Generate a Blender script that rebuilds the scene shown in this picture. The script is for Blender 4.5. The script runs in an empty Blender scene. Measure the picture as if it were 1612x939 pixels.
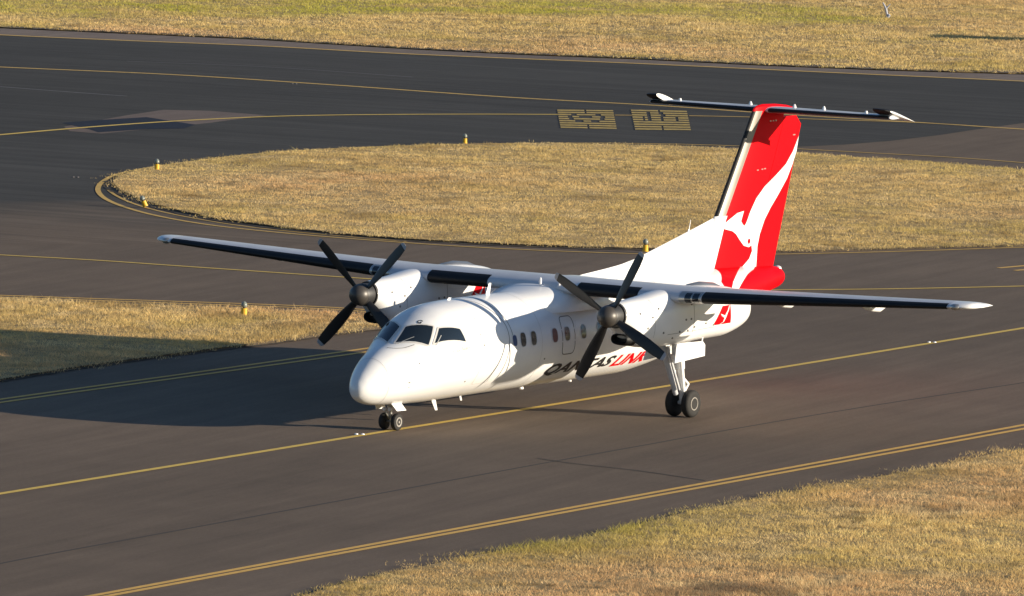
import bpy, bmesh, math, random
import numpy as np
from mathutils import Vector, Matrix
R = math.radians
scene = bpy.context.scene
col = scene.collection
random.seed(7)
rng = np.random.default_rng(11)

# ------------------------------------------------------------------ camera
cam_data = bpy.data.cameras.new("camera")
cam = bpy.data.objects.new("camera", cam_data)
col.objects.link(cam)
YAW, PITCH, ROLL = -2.5573035, -0.0986696, 0.0214736
def cam_axes():
    cy, sy, cp, sp = math.cos(YAW), math.sin(YAW), math.cos(PITCH), math.sin(PITCH)
    f = Vector((cp*cy, cp*sy, sp)); r = Vector((sy, -cy, 0)); u = r.cross(f)
    return math.cos(ROLL)*r+math.sin(ROLL)*u, -math.sin(ROLL)*r+math.cos(ROLL)*u, f
r_, u_, f_ = cam_axes()
M = Matrix((( r_.x, u_.x, -f_.x), (r_.y, u_.y, -f_.y), (r_.z, u_.z, -f_.z))).to_4x4()
M.translation = Vector((158.0815, 109.5206, 22.7002))
cam.matrix_world = M
cam_data.sensor_width = 36.0
cam_data.lens = 36.0*11834.29/1612.0
cam_data.clip_start = 1.0
cam_data.clip_end = 6000.0
scene.camera = cam

# ------------------------------------------------------------------ light
SUN_EL, SUN_AZ = R(11.5), R(108.5)      # azimuth from +X towards +Y
w = bpy.data.worlds.new("World"); scene.world = w; w.use_nodes = True
nt = w.node_tree
sky = nt.nodes.new('ShaderNodeTexSky'); sky.sky_type = 'NISHITA'
sky.sun_disc = False; sky.sun_elevation = SUN_EL
sky.sun_rotation = math.pi/2 - SUN_AZ
sky.air_density = 1.0; sky.dust_density = 0.6; sky.ozone_density = 1.0; sky.altitude = 20
nt.nodes['Background'].inputs['Strength'].default_value = 0.064
tint = nt.nodes.new('ShaderNodeVectorMath'); tint.operation = 'MULTIPLY'; tint.inputs[1].default_value = (.78, 1.0, 1.34)
nt.links.new(sky.outputs[0], tint.inputs[0]); nt.links.new(tint.outputs[0], nt.nodes['Background'].inputs['Color'])
sd = bpy.data.lights.new("sun", 'SUN'); sun = bpy.data.objects.new("sun", sd); col.objects.link(sun)
sd.energy = 5.0; sd.angle = R(0.5); sd.color = (1.0, 0.87, 0.69)
sdir = Vector((math.cos(SUN_EL)*math.cos(SUN_AZ), math.cos(SUN_EL)*math.sin(SUN_AZ), math.sin(SUN_EL)))
sun.rotation_euler = sdir.to_track_quat('Z', 'Y').to_euler()
scene.view_settings.view_transform = 'Standard'
scene.view_settings.look = 'None'
scene.view_settings.gamma = 1.0
scene.view_settings.use_curve_mapping = False
scene.view_settings.exposure = 0.66

# ------------------------------------------------------------------ materials
def mat(name, color, rough=0.5, metal=0.0, spec=0.5, coat=0.0, var=0.0, vscale=2.0, bump=0.0, bscale=30.0):
    m = bpy.data.materials.new(name); m.use_nodes = True
    n, l = m.node_tree.nodes, m.node_tree.links
    b = n['Principled BSDF']
    b.inputs['Base Color'].default_value = (*color, 1)
    b.inputs['Roughness'].default_value = rough
    b.inputs['Metallic'].default_value = metal
    b.inputs['Specular IOR Level'].default_value = spec
    if coat: b.inputs['Coat Weight'].default_value = coat; b.inputs['Coat Roughness'].default_value = 0.12
    if var or bump:
        tc = n.new('ShaderNodeTexCoord')
        no = n.new('ShaderNodeTexNoise'); no.inputs['Scale'].default_value = vscale; no.inputs['Detail'].default_value = 5
        l.new(tc.outputs['Object'], no.inputs['Vector'])
        if var:
            mr = n.new('ShaderNodeMapRange'); mr.inputs[1].default_value = .3; mr.inputs[2].default_value = .7
            mr.inputs[3].default_value = 1-var; mr.inputs[4].default_value = 1+var*.3
            l.new(no.outputs['Fac'], mr.inputs[0])
            mx = n.new('ShaderNodeVectorMath'); mx.operation = 'SCALE'; mx.inputs[0].default_value = color
            l.new(mr.outputs[0], mx.inputs['Scale']); l.new(mx.outputs[0], b.inputs['Base Color'])
        if bump:
            nb = n.new('ShaderNodeTexNoise'); nb.inputs['Scale'].default_value = bscale
            l.new(tc.outputs['Object'], nb.inputs['Vector'])
            bp = n.new('ShaderNodeBump'); bp.inputs['Strength'].default_value = bump; bp.inputs['Distance'].default_value = .01
            l.new(nb.outputs['Fac'], bp.inputs['Height']); l.new(bp.outputs[0], b.inputs['Normal'])
    return m
WHITE = mat('white_paint', (.81, .81, .80), .30, coat=.35, var=.06, vscale=1.3)
WING_TOP = mat('pale_grey_paint', (.60, .61, .63), .35, var=.10, vscale=1.7)
RED = mat('red_paint', (.66, .001, .006), .5, spec=.08, var=.05)
BLACK = mat('black_rubber', (.010, .010, .011), .55, spec=.3, var=.3, vscale=4)
BLADE = mat('blade_black', (.016, .015, .015), .45, var=.3, vscale=3)
SPIN = mat('spinner_metal', (.07, .063, .056), .42, metal=.2, var=.15)
METAL = mat('bare_metal', (.50, .49, .46), .34, metal=.8, var=.12)
STRIP = mat('leading_edge_metal', (.19, .172, .145), .4, metal=.25, var=.15)
TYRE = mat('tyre_rubber', (.018, .017, .016), .8, var=.3, vscale=10)
RIM = mat('wheel_paint', (.30, .28, .25), .45, var=.25, vscale=12)
GLASS = mat('cockpit_glass', (.012, .018, .024), .05, spec=.8)
GLASSB = mat('cabin_glass', (.05, .045, .04), .1, spec=.8)
GLASSR = mat('cabin_blind', (.16, .05, .045), .4)
GLASSBLUE = mat('blue_cover', (.03, .07, .18), .2)
SEAM = mat('panel_seam', (.16, .155, .15), .6)
DARKTXT = mat('charcoal_lettering', (.018, .018, .02), .4)
GREYTXT = mat('grey_lettering', (.32, .32, .31), .5)
TIPG = mat('blade_tip_grey', (.38, .37, .38), .5)
LAMPG = mat('lamp_glass', (.72, .72, .74), .12, spec=.9)
YELLOW = mat('yellow_enamel', (.72, .42, .02), .4, var=.15, vscale=20)
DOME = mat('frosted_dome', (.20, .22, .19), .3)
DARK = mat('dark_metal', (.03, .03, .03), .5)
GREYST = mat('grey_post', (.38, .40, .46), .5)
SHADOW_BOARDY = mat('sign_face', (.6, .4, .03), .5)

# ------------------------------------------------------------------ helpers
def obj(name, me, m=None, parent=None, smooth=False):
    if isinstance(me, bmesh.types.BMesh):
        d = bpy.data.meshes.new(name); me.to_mesh(d); me.free(); me = d
    o = bpy.data.objects.new(name, me); col.objects.link(o)
    if m is not None:
        for mm in (m if isinstance(m, (list, tuple)) else [m]): me.materials.append(mm)
    if smooth:
        for p in me.polygons: p.use_smooth = True
        me.set_sharp_from_angle(angle=R(38))
    if parent: o.parent = parent
    return o
def tag(o, label=None, cat=None, group=None, kind=None):
    if label: o['label'] = label
    if cat: o['category'] = cat
    if group: o['group'] = group
    if kind: o['kind'] = kind
    return o
def thing(name, label, cat, loc=(0,0,0), rz=0, group=None):
    o = bpy.data.objects.new(name, None); col.objects.link(o); o.location = loc; o.rotation_euler = (0,0,rz)
    o.empty_display_size = .3
    return tag(o, label, cat, group)
def loft(rings, close=True, cap=True, bm=None):
    bm = bm or bmesh.new()
    vs = [[bm.verts.new(p) for p in r] for r in rings]
    n = len(rings[0])
    for a, b in zip(vs[:-1], vs[1:]):
        for i in range(n if close else n-1):
            j = (i+1) % n
            try: bm.faces.new((a[i], a[j], b[j], b[i]))
            except ValueError: pass
    if cap and close:
        bm.faces.new(list(reversed(vs[0]))); bm.faces.new(vs[-1])
    return bm
def fixn(bm):
    bmesh.ops.recalc_face_normals(bm, faces=bm.faces); return bm
def box(bm, c, s, rot=None):
    m = Matrix.Translation(c) @ (rot.to_4x4() if rot else Matrix.Identity(4)) @ Matrix.Diagonal((*s, 1))
    bmesh.ops.create_cube(bm, size=1.0, matrix=m); return bm
def tube(bm, a, b, ra, rb=None, n=14):
    a, b = Vector(a), Vector(b); rb = ra if rb is None else rb
    d = b-a; q = d.to_track_quat('Z', 'Y').to_matrix().to_4x4()
    bmesh.ops.create_cone(bm, cap_ends=True, segments=n, radius1=ra, radius2=rb, depth=d.length,
                          matrix=Matrix.Translation((a+b)/2) @ q)
    return bm
def lathe(prof, axis, center, n=32, bm=None):
    """prof: list of (along, radius)"""
    rings = []
    for t, r in prof:
        ring = []
        for i in range(n):
            a = 2*math.pi*i/n; r2 = max(r, 1e-4)
            if axis == 'Y': p = (r2*math.cos(a), t, r2*math.sin(a))
            elif axis == 'X': p = (t, r2*math.cos(a), r2*math.sin(a))
            else: p = (r2*math.cos(a), r2*math.sin(a), t)
            ring.append(tuple(Vector(p)+Vector(center)))
        rings.append(ring)
    return fixn(loft(rings, bm=bm))
def pchip(xs, ys, x):
    xs = np.asarray(xs, float); ys = np.asarray(ys, float)
    h = np.diff(xs); d = np.diff(ys)/h; m = np.zeros_like(ys)
    for i in range(1, len(xs)-1):
        if d[i-1]*d[i] > 0:
            w1 = 2*h[i]+h[i-1]; w2 = h[i]+2*h[i-1]; m[i] = (w1+w2)/(w1/d[i-1]+w2/d[i])
    m[0] = d[0]; m[-1] = d[-1]
    x = np.asarray(x, float); i = np.clip(np.searchsorted(xs, x)-1, 0, len(xs)-2); t = (x-xs[i])/h[i]
    return (1+2*t)*(1-t)**2*ys[i]+t*(1-t)**2*h[i]*m[i]+t*t*(3-2*t)*ys[i+1]+t*t*(t-1)*h[i]*m[i+1]
def catmull(pts, step=1.0):
    P = [np.array(p, float) for p in pts]; P = [2*P[0]-P[1]]+P+[2*P[-1]-P[-2]]; out = []
    for i in range(1, len(P)-2):
        a, b, c, d = P[i-1:i+3]
        n = max(1, int(np.linalg.norm(c-b)/step))
        # centripetal parametrisation keeps sharp turns clean
        t0 = 0; t1 = t0+np.linalg.norm(b-a)**.5+1e-6; t2 = t1+np.linalg.norm(c-b)**.5+1e-6; t3 = t2+np.linalg.norm(d-c)**.5+1e-6
        for k in range(n):
            t = t1+(t2-t1)*k/n
            A1 = (t1-t)/(t1-t0)*a+(t-t0)/(t1-t0)*b; A2 = (t2-t)/(t2-t1)*b+(t-t1)/(t2-t1)*c; A3 = (t3-t)/(t3-t2)*c+(t-t2)/(t3-t2)*d
            B1 = (t2-t)/(t2-t0)*A1+(t-t0)/(t2-t0)*A2; B2 = (t3-t)/(t3-t1)*A2+(t-t1)/(t3-t1)*A3
            out.append((t2-t)/(t2-t1)*B1+(t-t1)/(t2-t1)*B2)
    out.append(np.array(pts[-1], float)); return out

# ------------------------------------------------------------------ ground data (metres, z = 0)
G = {
 'FAR_EDGE': [(-131.34,-138.07),(-124.16,-111.01),(-122.64,-105.28),(-124.19,-99.01),(-125.72,-92.81),(-125.99,-84.42),(-127,-78.81),(-128.72,-73.73),(-129.82,-67.64),(-131.62,-62.06),(-134.42,-56.72),(-135.6,-53.23),(-144.57,-26.71)],
 'ISLAND': [(-57.15,-50.02),(-59.27,-51.34),(-60.84,-52.1),(-62.62,-52.71),(-64.64,-53.12),(-66.48,-53.36),(-69.45,-53.76),(-72.42,-53.84),(-76.56,-52.93),(-79.26,-52.14),(-81.29,-51.16),(-83.27,-49.83),(-84.8,-48.49),(-87.09,-45.28),(-87.65,-41.59),(-87.72,-38.78),(-87.94,-34.68),(-87.61,-30),(-87.16,-26.26),(-63.32,-12.98),(-60.41,-14.47),(-58,-15.82),(-55.8,-16.97),(-53.63,-18.12),(-52.17,-19.19),(-50.8,-20.79),(-49.73,-22.72),(-48.51,-24.79),(-47.71,-26.77),(-47.22,-28.46),(-46.72,-30.15),(-46.67,-32.68),(-47.17,-35.37),(-47.8,-37.65),(-48.57,-39.53),(-49.74,-41.72),(-51.63,-44.33),(-53.6,-46.61),(-54.99,-48.11)],
 'WEDGE': [(-20.43,-30.06),(-21.17,-27.48),(-21.94,-25.68),(-22.71,-23.88),(-23.48,-22.08),(-24.24,-20.29),(-24.99,-18.26),(-25.31,-16.41),(-25.36,-15.07),(-24.88,-14.29),(-23.71,-14.17),(-22.59,-14.53),(-21.46,-14.66),(-19.49,-14.63),(-17.14,-14.54),(-15.38,-14.62),(-13.24,-14.63),(-10.22,-14.63),(-7.15,-14.53),(-3.77,-14.15),(0.34,-13.77)],
 'NEAR': [(27.05,16.88),(25.09,16.42),(23.25,16.06),(21.41,15.81),(18.41,15.68),(15.31,15.55),(13.92,15.76),(12.35,15.66),(10.4,15.43),(7.49,15),(6.22,14.97),(4.45,14.93),(2.41,14.8),(0.7,14.81),(-1.09,14.88),(-2.96,14.82),(-4.25,14.87),(-6.4,14.66),(-8.31,14.54),(-9.48,14.6),(-13.84,14.56),(19.18,32.95),(31.06,19.73)],
 'LINE_MAIN': [(46.87,1.6),(18.88,0.76),(15.55,0.66),(4.62,0.34),(-1.78,0.12),(-9.1,-0.07),(-21.07,-0.47),(-36.79,-0.99),(-42.12,-1.18),(-70.1,-2.18)],
 'EDGE_NEAR_1': [(30.19,12.92),(28.21,12.85),(16.63,12.51),(5.29,12.18),(-14.65,11.65),(-19.26,11.54),(-47.25,10.87)],
 'EDGE_NEAR_2': [(30.58,13.21),(27.96,13.12),(17.08,12.83),(5.84,12.54),(-13.89,12.09),(-18.45,11.99),(-46.44,11.38)],
 'EDGE_WEDGE_1': [(31.52,-9.22),(3.59,-11.22),(-0.32,-11.5),(-9.12,-11.63),(-15.4,-11.76),(-17.84,-11.81),(-20.05,-11.89),(-22.32,-12.32),(-24.32,-13.32),(-25.62,-14.56),(-26.32,-16.18),(-26.35,-18.75),(-25.4,-21.12),(-23.97,-24.09),(-22,-28.13),(-20.89,-30.41),(-8.63,-55.59)],
 'EDGE_WEDGE_2': [(32.08,-8.84),(4.15,-10.78),(0.27,-11.05),(-8.47,-11.16),(-14.64,-11.23),(-17.06,-11.27),(-19.6,-11.36),(-22.36,-12.04),(-24.69,-13.21),(-26.27,-14.69),(-26.92,-16.37),(-26.82,-19.07),(-25.9,-21.47),(-24.43,-24.43),(-22.46,-28.48),(-21.34,-30.77),(-9.04,-55.92)],
 'MID': [(-26.81,-66.76),(-32.21,-39.29),(-32.78,-36.39),(-33.56,-33.3),(-34,-29.98),(-34.34,-27.51),(-34.78,-24.39),(-35.42,-20.97),(-36.97,-17.25),(-38.65,-14.81),(-41.38,-12.43),(-44.23,-10.09),(-48.2,-7.5),(-50.87,-6.06),(-75.51,7.23)],
 'RIGHT_1': [(-52.93,-11.15),(-54.23,-10.94),(-58.41,-10.25),(-86.04,-5.69)],
 'RIGHT_2': [(-52.57,-10.33),(-53.89,-10.09),(-57.21,-9.58),(-84.89,-5.33)],
 'LOOP_OUT': [(-90.54,-28.14),(-91.02,-31.95),(-91.15,-35.16),(-90.7,-37.72),(-90.25,-40.31),(-89.79,-42.91),(-88.8,-45.2),(-87.39,-47.23),(-85.6,-49.01),(-83.54,-50.6),(-81.81,-51.51),(-79.78,-52.49),(-77.31,-53.45),(-73.03,-54.27),(-70.05,-54.19),(-67.18,-53.87),(-64.66,-53.48),(-62.67,-53.03),(-60.57,-52.34),(-58.25,-51.18),(-55.7,-49.57),(-54.01,-48.3),(-52.1,-46.6),(-50.65,-45.05),(-49.2,-43.22),(-47.86,-41.16),(-46.55,-38.34),(-45.99,-35.83),(-45.79,-32.58),(-45.96,-29.63),(-46.3,-27.33),(-46.97,-25.03),(-48.35,-22.2),(-49.84,-20.19),(-51.59,-18.83),(-55.21,-16.62),(-60,-14.24),(-62.9,-12.75)],
 'LOOP_IN': [(-54.91,-48.53),(-53.6,-47.3),(-52.19,-45.84),(-50.89,-44.33),(-49.45,-42.32),(-47.81,-39.25),(-46.76,-36.38),(-46.36,-32.98),(-46.34,-29.89)],
 'FAR_CENTRE': [(-96.68,-120.97),(-101.13,-93.33),(-101.78,-89.29),(-103.92,-81.62),(-104.33,-73.53),(-104.26,-64.19),(-105.23,-57.41),(-105.17,-51.19),(-105.71,-45.45),(-105.97,-40.48),(-106.21,-36.86),(-108.06,-8.92)],
 'BRANCH': [(-38.68,-66.48),(-66.68,-66.32),(-71.78,-66.29),(-76.72,-66.33),(-81.72,-66.01),(-84.84,-65.47),(-87.73,-64.72),(-90.1,-63.58),(-92.4,-62.05),(-95.39,-59.72),(-97.71,-57.53)],
 'BRANCH_2': [(-99.23,-55.8),(-99.7,-55.27)],
 'BRANCH_3': [(-101.35,-53.56),(-102.72,-51.51),(-104.01,-48.65),(-105.56,-45.36),(-105.87,-43.15)],
 'FAR_EDGE_LINE': [(-117.14,-134.97),(-118.58,-107.01),(-118.82,-102.35),(-120.37,-96.18),(-122.26,-90.34),(-123.28,-82.57),(-126.38,-72.22),(-128.38,-63.42),(-130.62,-54.55),(-131.44,-50.91),(-137.59,-23.59)],
 'PALE_1': [(-109.16,-87.88),(-111.14,-81.71),(-111.02,-73.84)],
 'PALE_2': [(-92.45,-83.81),(-92.15,-78.91),(-92.11,-75.26)],
 'SEAM_NEAR': [(56.75,12.49),(29.01,8.71),(25.41,8.22),(17.54,7.76),(9.11,7.33),(1.18,6.9),(-3.25,6.71),(-9.92,6.42),(-16.59,6.34),(-23.67,6.5),(-28.24,6.54),(-56.24,6.79)],
 'SEAM_CROSS': [(0.56,6.21),(0.84,7.44),(0.94,9.4),(1.48,11.8)],
 'DARK_RIGHT': [(-90.99,-42.06),(-93.42,-41.36),(-96.33,-41.07),(-100.63,-41.28),(-104.89,-41.84),(-108.99,-42.2),(-116.08,-42.36)],
 'TAN': [(-76.98,-67.14),(-83.69,-69.03),(-87.24,-69.8),(-88.22,-68.23),(-88.08,-65.29),(-83.03,-64.47),(-78.9,-64.24),(-75.31,-64.04),(-75.37,-65.63)],
 'BLUE': [(-78.48,-68.37),(-80.56,-68.27),(-83.48,-67.92),(-83.06,-66.99),(-81.8,-64.26),(-79.86,-63.41),(-78.45,-64.22),(-75.72,-64.51),(-76.72,-65.71)],
 'TRANS_LEFT': [(-34.98,-39.37),(-44.34,-30.55)],
 'BOX_A': [(-100,-59.13),(-101.54,-57.39),(-92.7,-51.5),(-91.5,-53.38)],
 'BOX_B': [(-102.42,-57.08),(-103.66,-55.14),(-94.47,-49.13),(-93,-50.82)],
 'LIGHTS': [(-22.51,-19.42),(-62.78,-52.19),(-81.72,-51.39),(-50.11,-43.37),(-48.79,-22.09)],
 'STUDS': [(-0.46,0.05),(-31.12,-0.85),(-103.41,-74.77),(-58.32,-52.55)],
 'STAKE': [(-164.74,-81.86)],
 'SHADOW': [(-154.09,-73.46),(-153.99,-71.82),(-154.79,-68.35)],
 'CENTRE_WHITE': [(-140.3,-118.82),(-185.09,-85.64),(-219.3,-179.39),(-281.76,-140.83)],
 'GREEN_BAND': [(-133.91,-119.83),(-136.19,-115.67),(-141.06,-109.56),(-145.53,-106.2),(-152.09,-101.91),(-156.57,-99.17),(-160.23,-93.93),(-162.52,-89.71),(-163.44,-86.53)],
 'SIGN': [(-156.58,-66.01)],
}


# asphalt: brown-grey worn surface, newer charcoal surface to the north-west, rubber streaks, aggregate
def asphalt(name, dark=False, const=None, streak_dir=(-.99, -.15), strong=False):
    m = bpy.data.materials.new(name); m.use_nodes = True
    n, l = m.node_tree.nodes, m.node_tree.links; b = n['Principled BSDF']
    geo = n.new('ShaderNodeNewGeometry')
    def noise(scale, vec=None, detail=4, rough=.55):
        t = n.new('ShaderNodeTexNoise'); t.inputs['Scale'].default_value = scale; t.inputs['Detail'].default_value = detail
        t.inputs['Roughness'].default_value = rough
        l.new(vec or geo.outputs['Position'], t.inputs['Vector']); return t.outputs['Fac']
    def mrange(v, a, c, d, e):
        t = n.new('ShaderNodeMapRange'); l.new(v, t.inputs[0])
        for i, x in enumerate((a, c, d, e)): t.inputs[i+1].default_value = x
        return t.outputs[0]
    def mul(a, c):
        t = n.new('ShaderNodeMath'); t.operation = 'MULTIPLY'; l.new(a, t.inputs[0]); l.new(c, t.inputs[1]); return t.outputs[0]
    # streaks along the taxi direction
    mp = n.new('ShaderNodeMapping'); l.new(geo.outputs['Position'], mp.inputs['Vector'])
    ang = math.atan2(streak_dir[1], streak_dir[0])
    mp.vector_type = 'TEXTURE'; mp.inputs['Rotation'].default_value = (0, 0, ang); mp.inputs['Scale'].default_value = (30 if strong else 14, .8 if strong else 1, 1)
    st = mrange(noise(.9, mp.outputs[0], 5, .6), .3, .7, *((.76, 1.28) if strong else (.87, 1.12)))
    st2 = mrange(noise(3.2, mp.outputs[0], 3, .6), .3, .7, *((.82, 1.20) if strong else (.93, 1.06)))
    big = mrange(noise(.045, None, 3), .3, .7, .84, 1.14)
    mid = mrange(noise(.5, None, 4), .3, .7, .93, 1.06)
    fine = mrange(noise(9, None, 6, .8), .3, .7, .84, 1.16)
    f = mul(mul(mul(mul(st, big), mid), fine), st2)
    brown = (.155, .114, .081); grey = (.051, .048, .043)
    cr = n.new('ShaderNodeMix'); cr.data_type = 'RGBA'
    cr.inputs[6].default_value = (*brown, 1); cr.inputs[7].default_value = (*grey, 1)
    if const is not None:
        cr.inputs[0].default_value = 0; cr.inputs[6].default_value = (*const, 1)
    elif dark: cr.inputs[0].default_value = 1
    else:
        (x0, y0), (x1, y1) = G['TRANS_LEFT']
        d = Vector((x1-x0, y1-y0)).normalized(); nn = Vector((-d.y, d.x))
        if nn.dot(Vector((-80-x0, -60-y0))) < 0: nn = -nn
        dp = n.new('ShaderNodeVectorMath'); dp.operation = 'DOT_PRODUCT'; dp.inputs[1].default_value = (nn.x, nn.y, 0)
        l.new(geo.outputs['Position'], dp.inputs[0])
        a = n.new('ShaderNodeMath'); a.operation = 'ADD'; a.inputs[1].default_value = -(nn.x*x0+nn.y*y0)
        l.new(dp.outputs['Value'], a.inputs[0])
        nz = mrange(noise(.08), .3, .7, -7, 7)
        a2 = n.new('ShaderNodeMath'); a2.operation = 'ADD'; l.new(a.outputs[0], a2.inputs[0]); l.new(nz, a2.inputs[1])
        s = mrange(a2.outputs[0], 2, 16, 0, 1); l.new(s, cr.inputs[0])
    mx = n.new('ShaderNodeVectorMath'); mx.operation = 'SCALE'; l.new(cr.outputs[2], mx.inputs[0]); l.new(f, mx.inputs['Scale'])
    l.new(mx.outputs[0], b.inputs['Base Color'])
    b.inputs['Roughness'].default_value = .92; b.inputs['Specular IOR Level'].default_value = .25
    bp = n.new('ShaderNodeBump'); bp.inputs['Strength'].default_value = .35; bp.inputs['Distance'].default_value = .02
    l.new(noise(35, None, 3, .7), bp.inputs['Height']); l.new(bp.outputs[0], b.inputs['Normal'])
    return m
ASPH = asphalt('asphalt_worn', const=(.155, .114, .081))
ASPH_D = asphalt('asphalt_new', dark=True)
ASPH_TAN = asphalt('asphalt_tan', const=(.165, .125, .104))
ASPH_BLUE = asphalt('asphalt_patch', const=(.011, .018, .036))
ASPH_SHOULDER = asphalt('asphalt_shoulder', const=(.20, .155, .125))

def paint(name, c, wear=.35):
    m = bpy.data.materials.new(name); m.use_nodes = True
    n, l = m.node_tree.nodes, m.node_tree.links; b = n['Principled BSDF']
    geo = n.new('ShaderNodeNewGeometry')
    t = n.new('ShaderNodeTexNoise'); t.inputs['Scale'].default_value = 3.5; t.inputs['Detail'].default_value = 6; t.inputs['Roughness'].default_value = .7
    l.new(geo.outputs['Position'], t.inputs['Vector'])
    mr = n.new('ShaderNodeMapRange'); mr.inputs[1].default_value = .35; mr.inputs[2].default_value = .75; mr.inputs[3].default_value = 0; mr.inputs[4].default_value = wear
    l.new(t.outputs['Fac'], mr.inputs[0])
    mx = n.new('ShaderNodeMix'); mx.data_type = 'RGBA'; mx.inputs[6].default_value = (*c, 1); mx.inputs[7].default_value = (.10, .085, .07, 1)
    l.new(mr.outputs[0], mx.inputs[0]); l.new(mx.outputs[2], b.inputs['Base Color']); b.inputs['Roughness'].default_value = .8
    return m
PY = paint('yellow_road_paint', (.80, .47, .10), .3)
PYF = paint('faded_yellow_road_paint', (.74, .46, .10), .45)
PBOX = paint('yellow_panel_paint', (.66, .45, .09), .85)
PYB = paint('bright_yellow_road_paint', (.80, .54, .10), .3)
PPALE = paint('pale_joint', (.15, .14, .14), .6)
PCRACK = mat('sealed_joint', (.045, .036, .030), .9)
PFAINT = mat('worn_lane', (.080, .072, .070), .9, var=.5, vscale=.4)
PWHITE = mat('stud_white', (.8, .8, .82), .4)

def soil(name):
    m = bpy.data.materials.new(name); m.use_nodes = True
    n, l = m.node_tree.nodes, m.node_tree.links; b = n['Principled BSDF']
    geo = n.new('ShaderNodeNewGeometry')
    t = n.new('ShaderNodeTexNoise'); t.inputs['Scale'].default_value = 1.2; t.inputs['Detail'].default_value = 8; t.inputs['Roughness'].default_value = .7
    l.new(geo.outputs['Position'], t.inputs['Vector'])
    cr = n.new('ShaderNodeValToRGB'); e = cr.color_ramp.elements
    e[0].position = .3; e[0].color = (.20, .145, .07, 1); e[1].position = .7; e[1].color = (.58, .41, .20, 1)
    l.new(t.outputs['Fac'], cr.inputs[0]); l.new(cr.outputs[0], b.inputs['Base Color']); b.inputs['Roughness'].default_value = 1
    b.inputs['Specular IOR Level'].default_value = .1
    return m
SOIL = soil('dry_grass_soil')

def poly(name, pts, z, m, parent=None, skirt=0.0, label=None):
    bm = bmesh.new()
    vs = [bm.verts.new((p[0], p[1], z)) for p in pts]
    f = bm.faces.new(vs)
    if f.normal.z == 0: f.normal_update()
    f.normal_update()
    if f.normal.z < 0: f.normal_flip()
    if skirt:
        ve = [bm.verts.new((p[0], p[1], z-skirt)) for p in pts]
        for i in range(len(vs)):
            j = (i+1) % len(vs); bm.faces.new((vs[i], vs[j], ve[j], ve[i])).material_index = 1
    bmesh.ops.triangulate(bm, faces=[f])
    fixn(bm) if skirt else None
    return obj(name, bm, m, parent)
def struct(o): o['kind'] = 'structure'; return o
def stripe(name, pts, width, m, z=.009, curved=True, jag=0):
    P = catmull(pts, .8 if not jag else .35) if (curved or jag) and len(pts) > 2 else [np.array(p, float) for p in pts]
    w0_ = width
    bm = bmesh.new(); prev = None
    for i, p in enumerate(P):
        width = w0_*(1+jag*random.uniform(-.8, .8))
        t = P[min(i+1, len(P)-1)]-P[max(i-1, 0)]; t /= np.linalg.norm(t)+1e-9; nn = np.array([-t[1], t[0]])*width/2
        a = bm.verts.new((p[0]+nn[0], p[1]+nn[1], z)); b = bm.verts.new((p[0]-nn[0], p[1]-nn[1], z))
        if prev: 
            try: bm.faces.new((prev[1], b, a, prev[0]))
            except ValueError: pass
        prev = (a, b)
    for f in bm.faces:
        f.normal_update()
        if f.normal.z < 0: f.normal_flip()
    return struct(obj(name, bm, m))

# base ground to the horizon + taxiway pavement
gm = bmesh.new(); bmesh.ops.create_grid(gm, x_segments=2, y_segments=2, size=3500)
g0 = obj('ground', gm, SOIL); g0.location = (-200, -200, -.06); struct(g0)
fe = G['FAR_EDGE']
def ext(a, b, k): return (a[0]+(a[0]-b[0])*k, a[1]+(a[1]-b[1])*k)
far_poly = fe[:]
away = Vector((-.83, -.55))
pav = [ext(fe[0], fe[3], .4)]+fe[:]+[ext(fe[-1], fe[-3], .4)]
pav = pav+[(40, 60), (90, 60), (110, 0), (60, -120)]
struct(poly('taxiway', pav, 0.0, ASPH))
# newer charcoal surfacing on the far taxiway
isl = G['ISLAND']
dk = fe[:] + [G['DARK_RIGHT'][-1]]+G['DARK_RIGHT'][::-1][1:]
k0 = min(range(len(isl)), key=lambda i: (isl[i][0]-G['DARK_RIGHT'][0][0])**2+(isl[i][1]-G['DARK_RIGHT'][0][1])**2)
dk += [(x, y) for x, y in isl[k0-1::-1][:k0]] if k0 > 0 else []
dk += [isl[-1], isl[-2], isl[-3], isl[-4], isl[-5], isl[-6]]
dk += [G['TRANS_LEFT'][1], G['TRANS_LEFT'][0]]
_fc = G['FAR_CENTRE']; ASPH_MIX = asphalt('asphalt_new_fading', streak_dir=(_fc[-2][0]-_fc[1][0], _fc[-2][1]-_fc[1][1]), strong=True)
struct(poly('taxiway_resurfaced', dk, .003, ASPH_MIX))
struct(poly('taxiway_tan_patch', G['TAN'], .006, ASPH_TAN))
struct(poly('taxiway_blue_patch', G['BLUE'], .010, ASPH_BLUE))
sh = [(x, y) for x, y in G['FAR_EDGE_LINE']]
struct(poly('taxiway_shoulder', fe+sh[::-1], .006, ASPH_SHOULDER))

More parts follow.
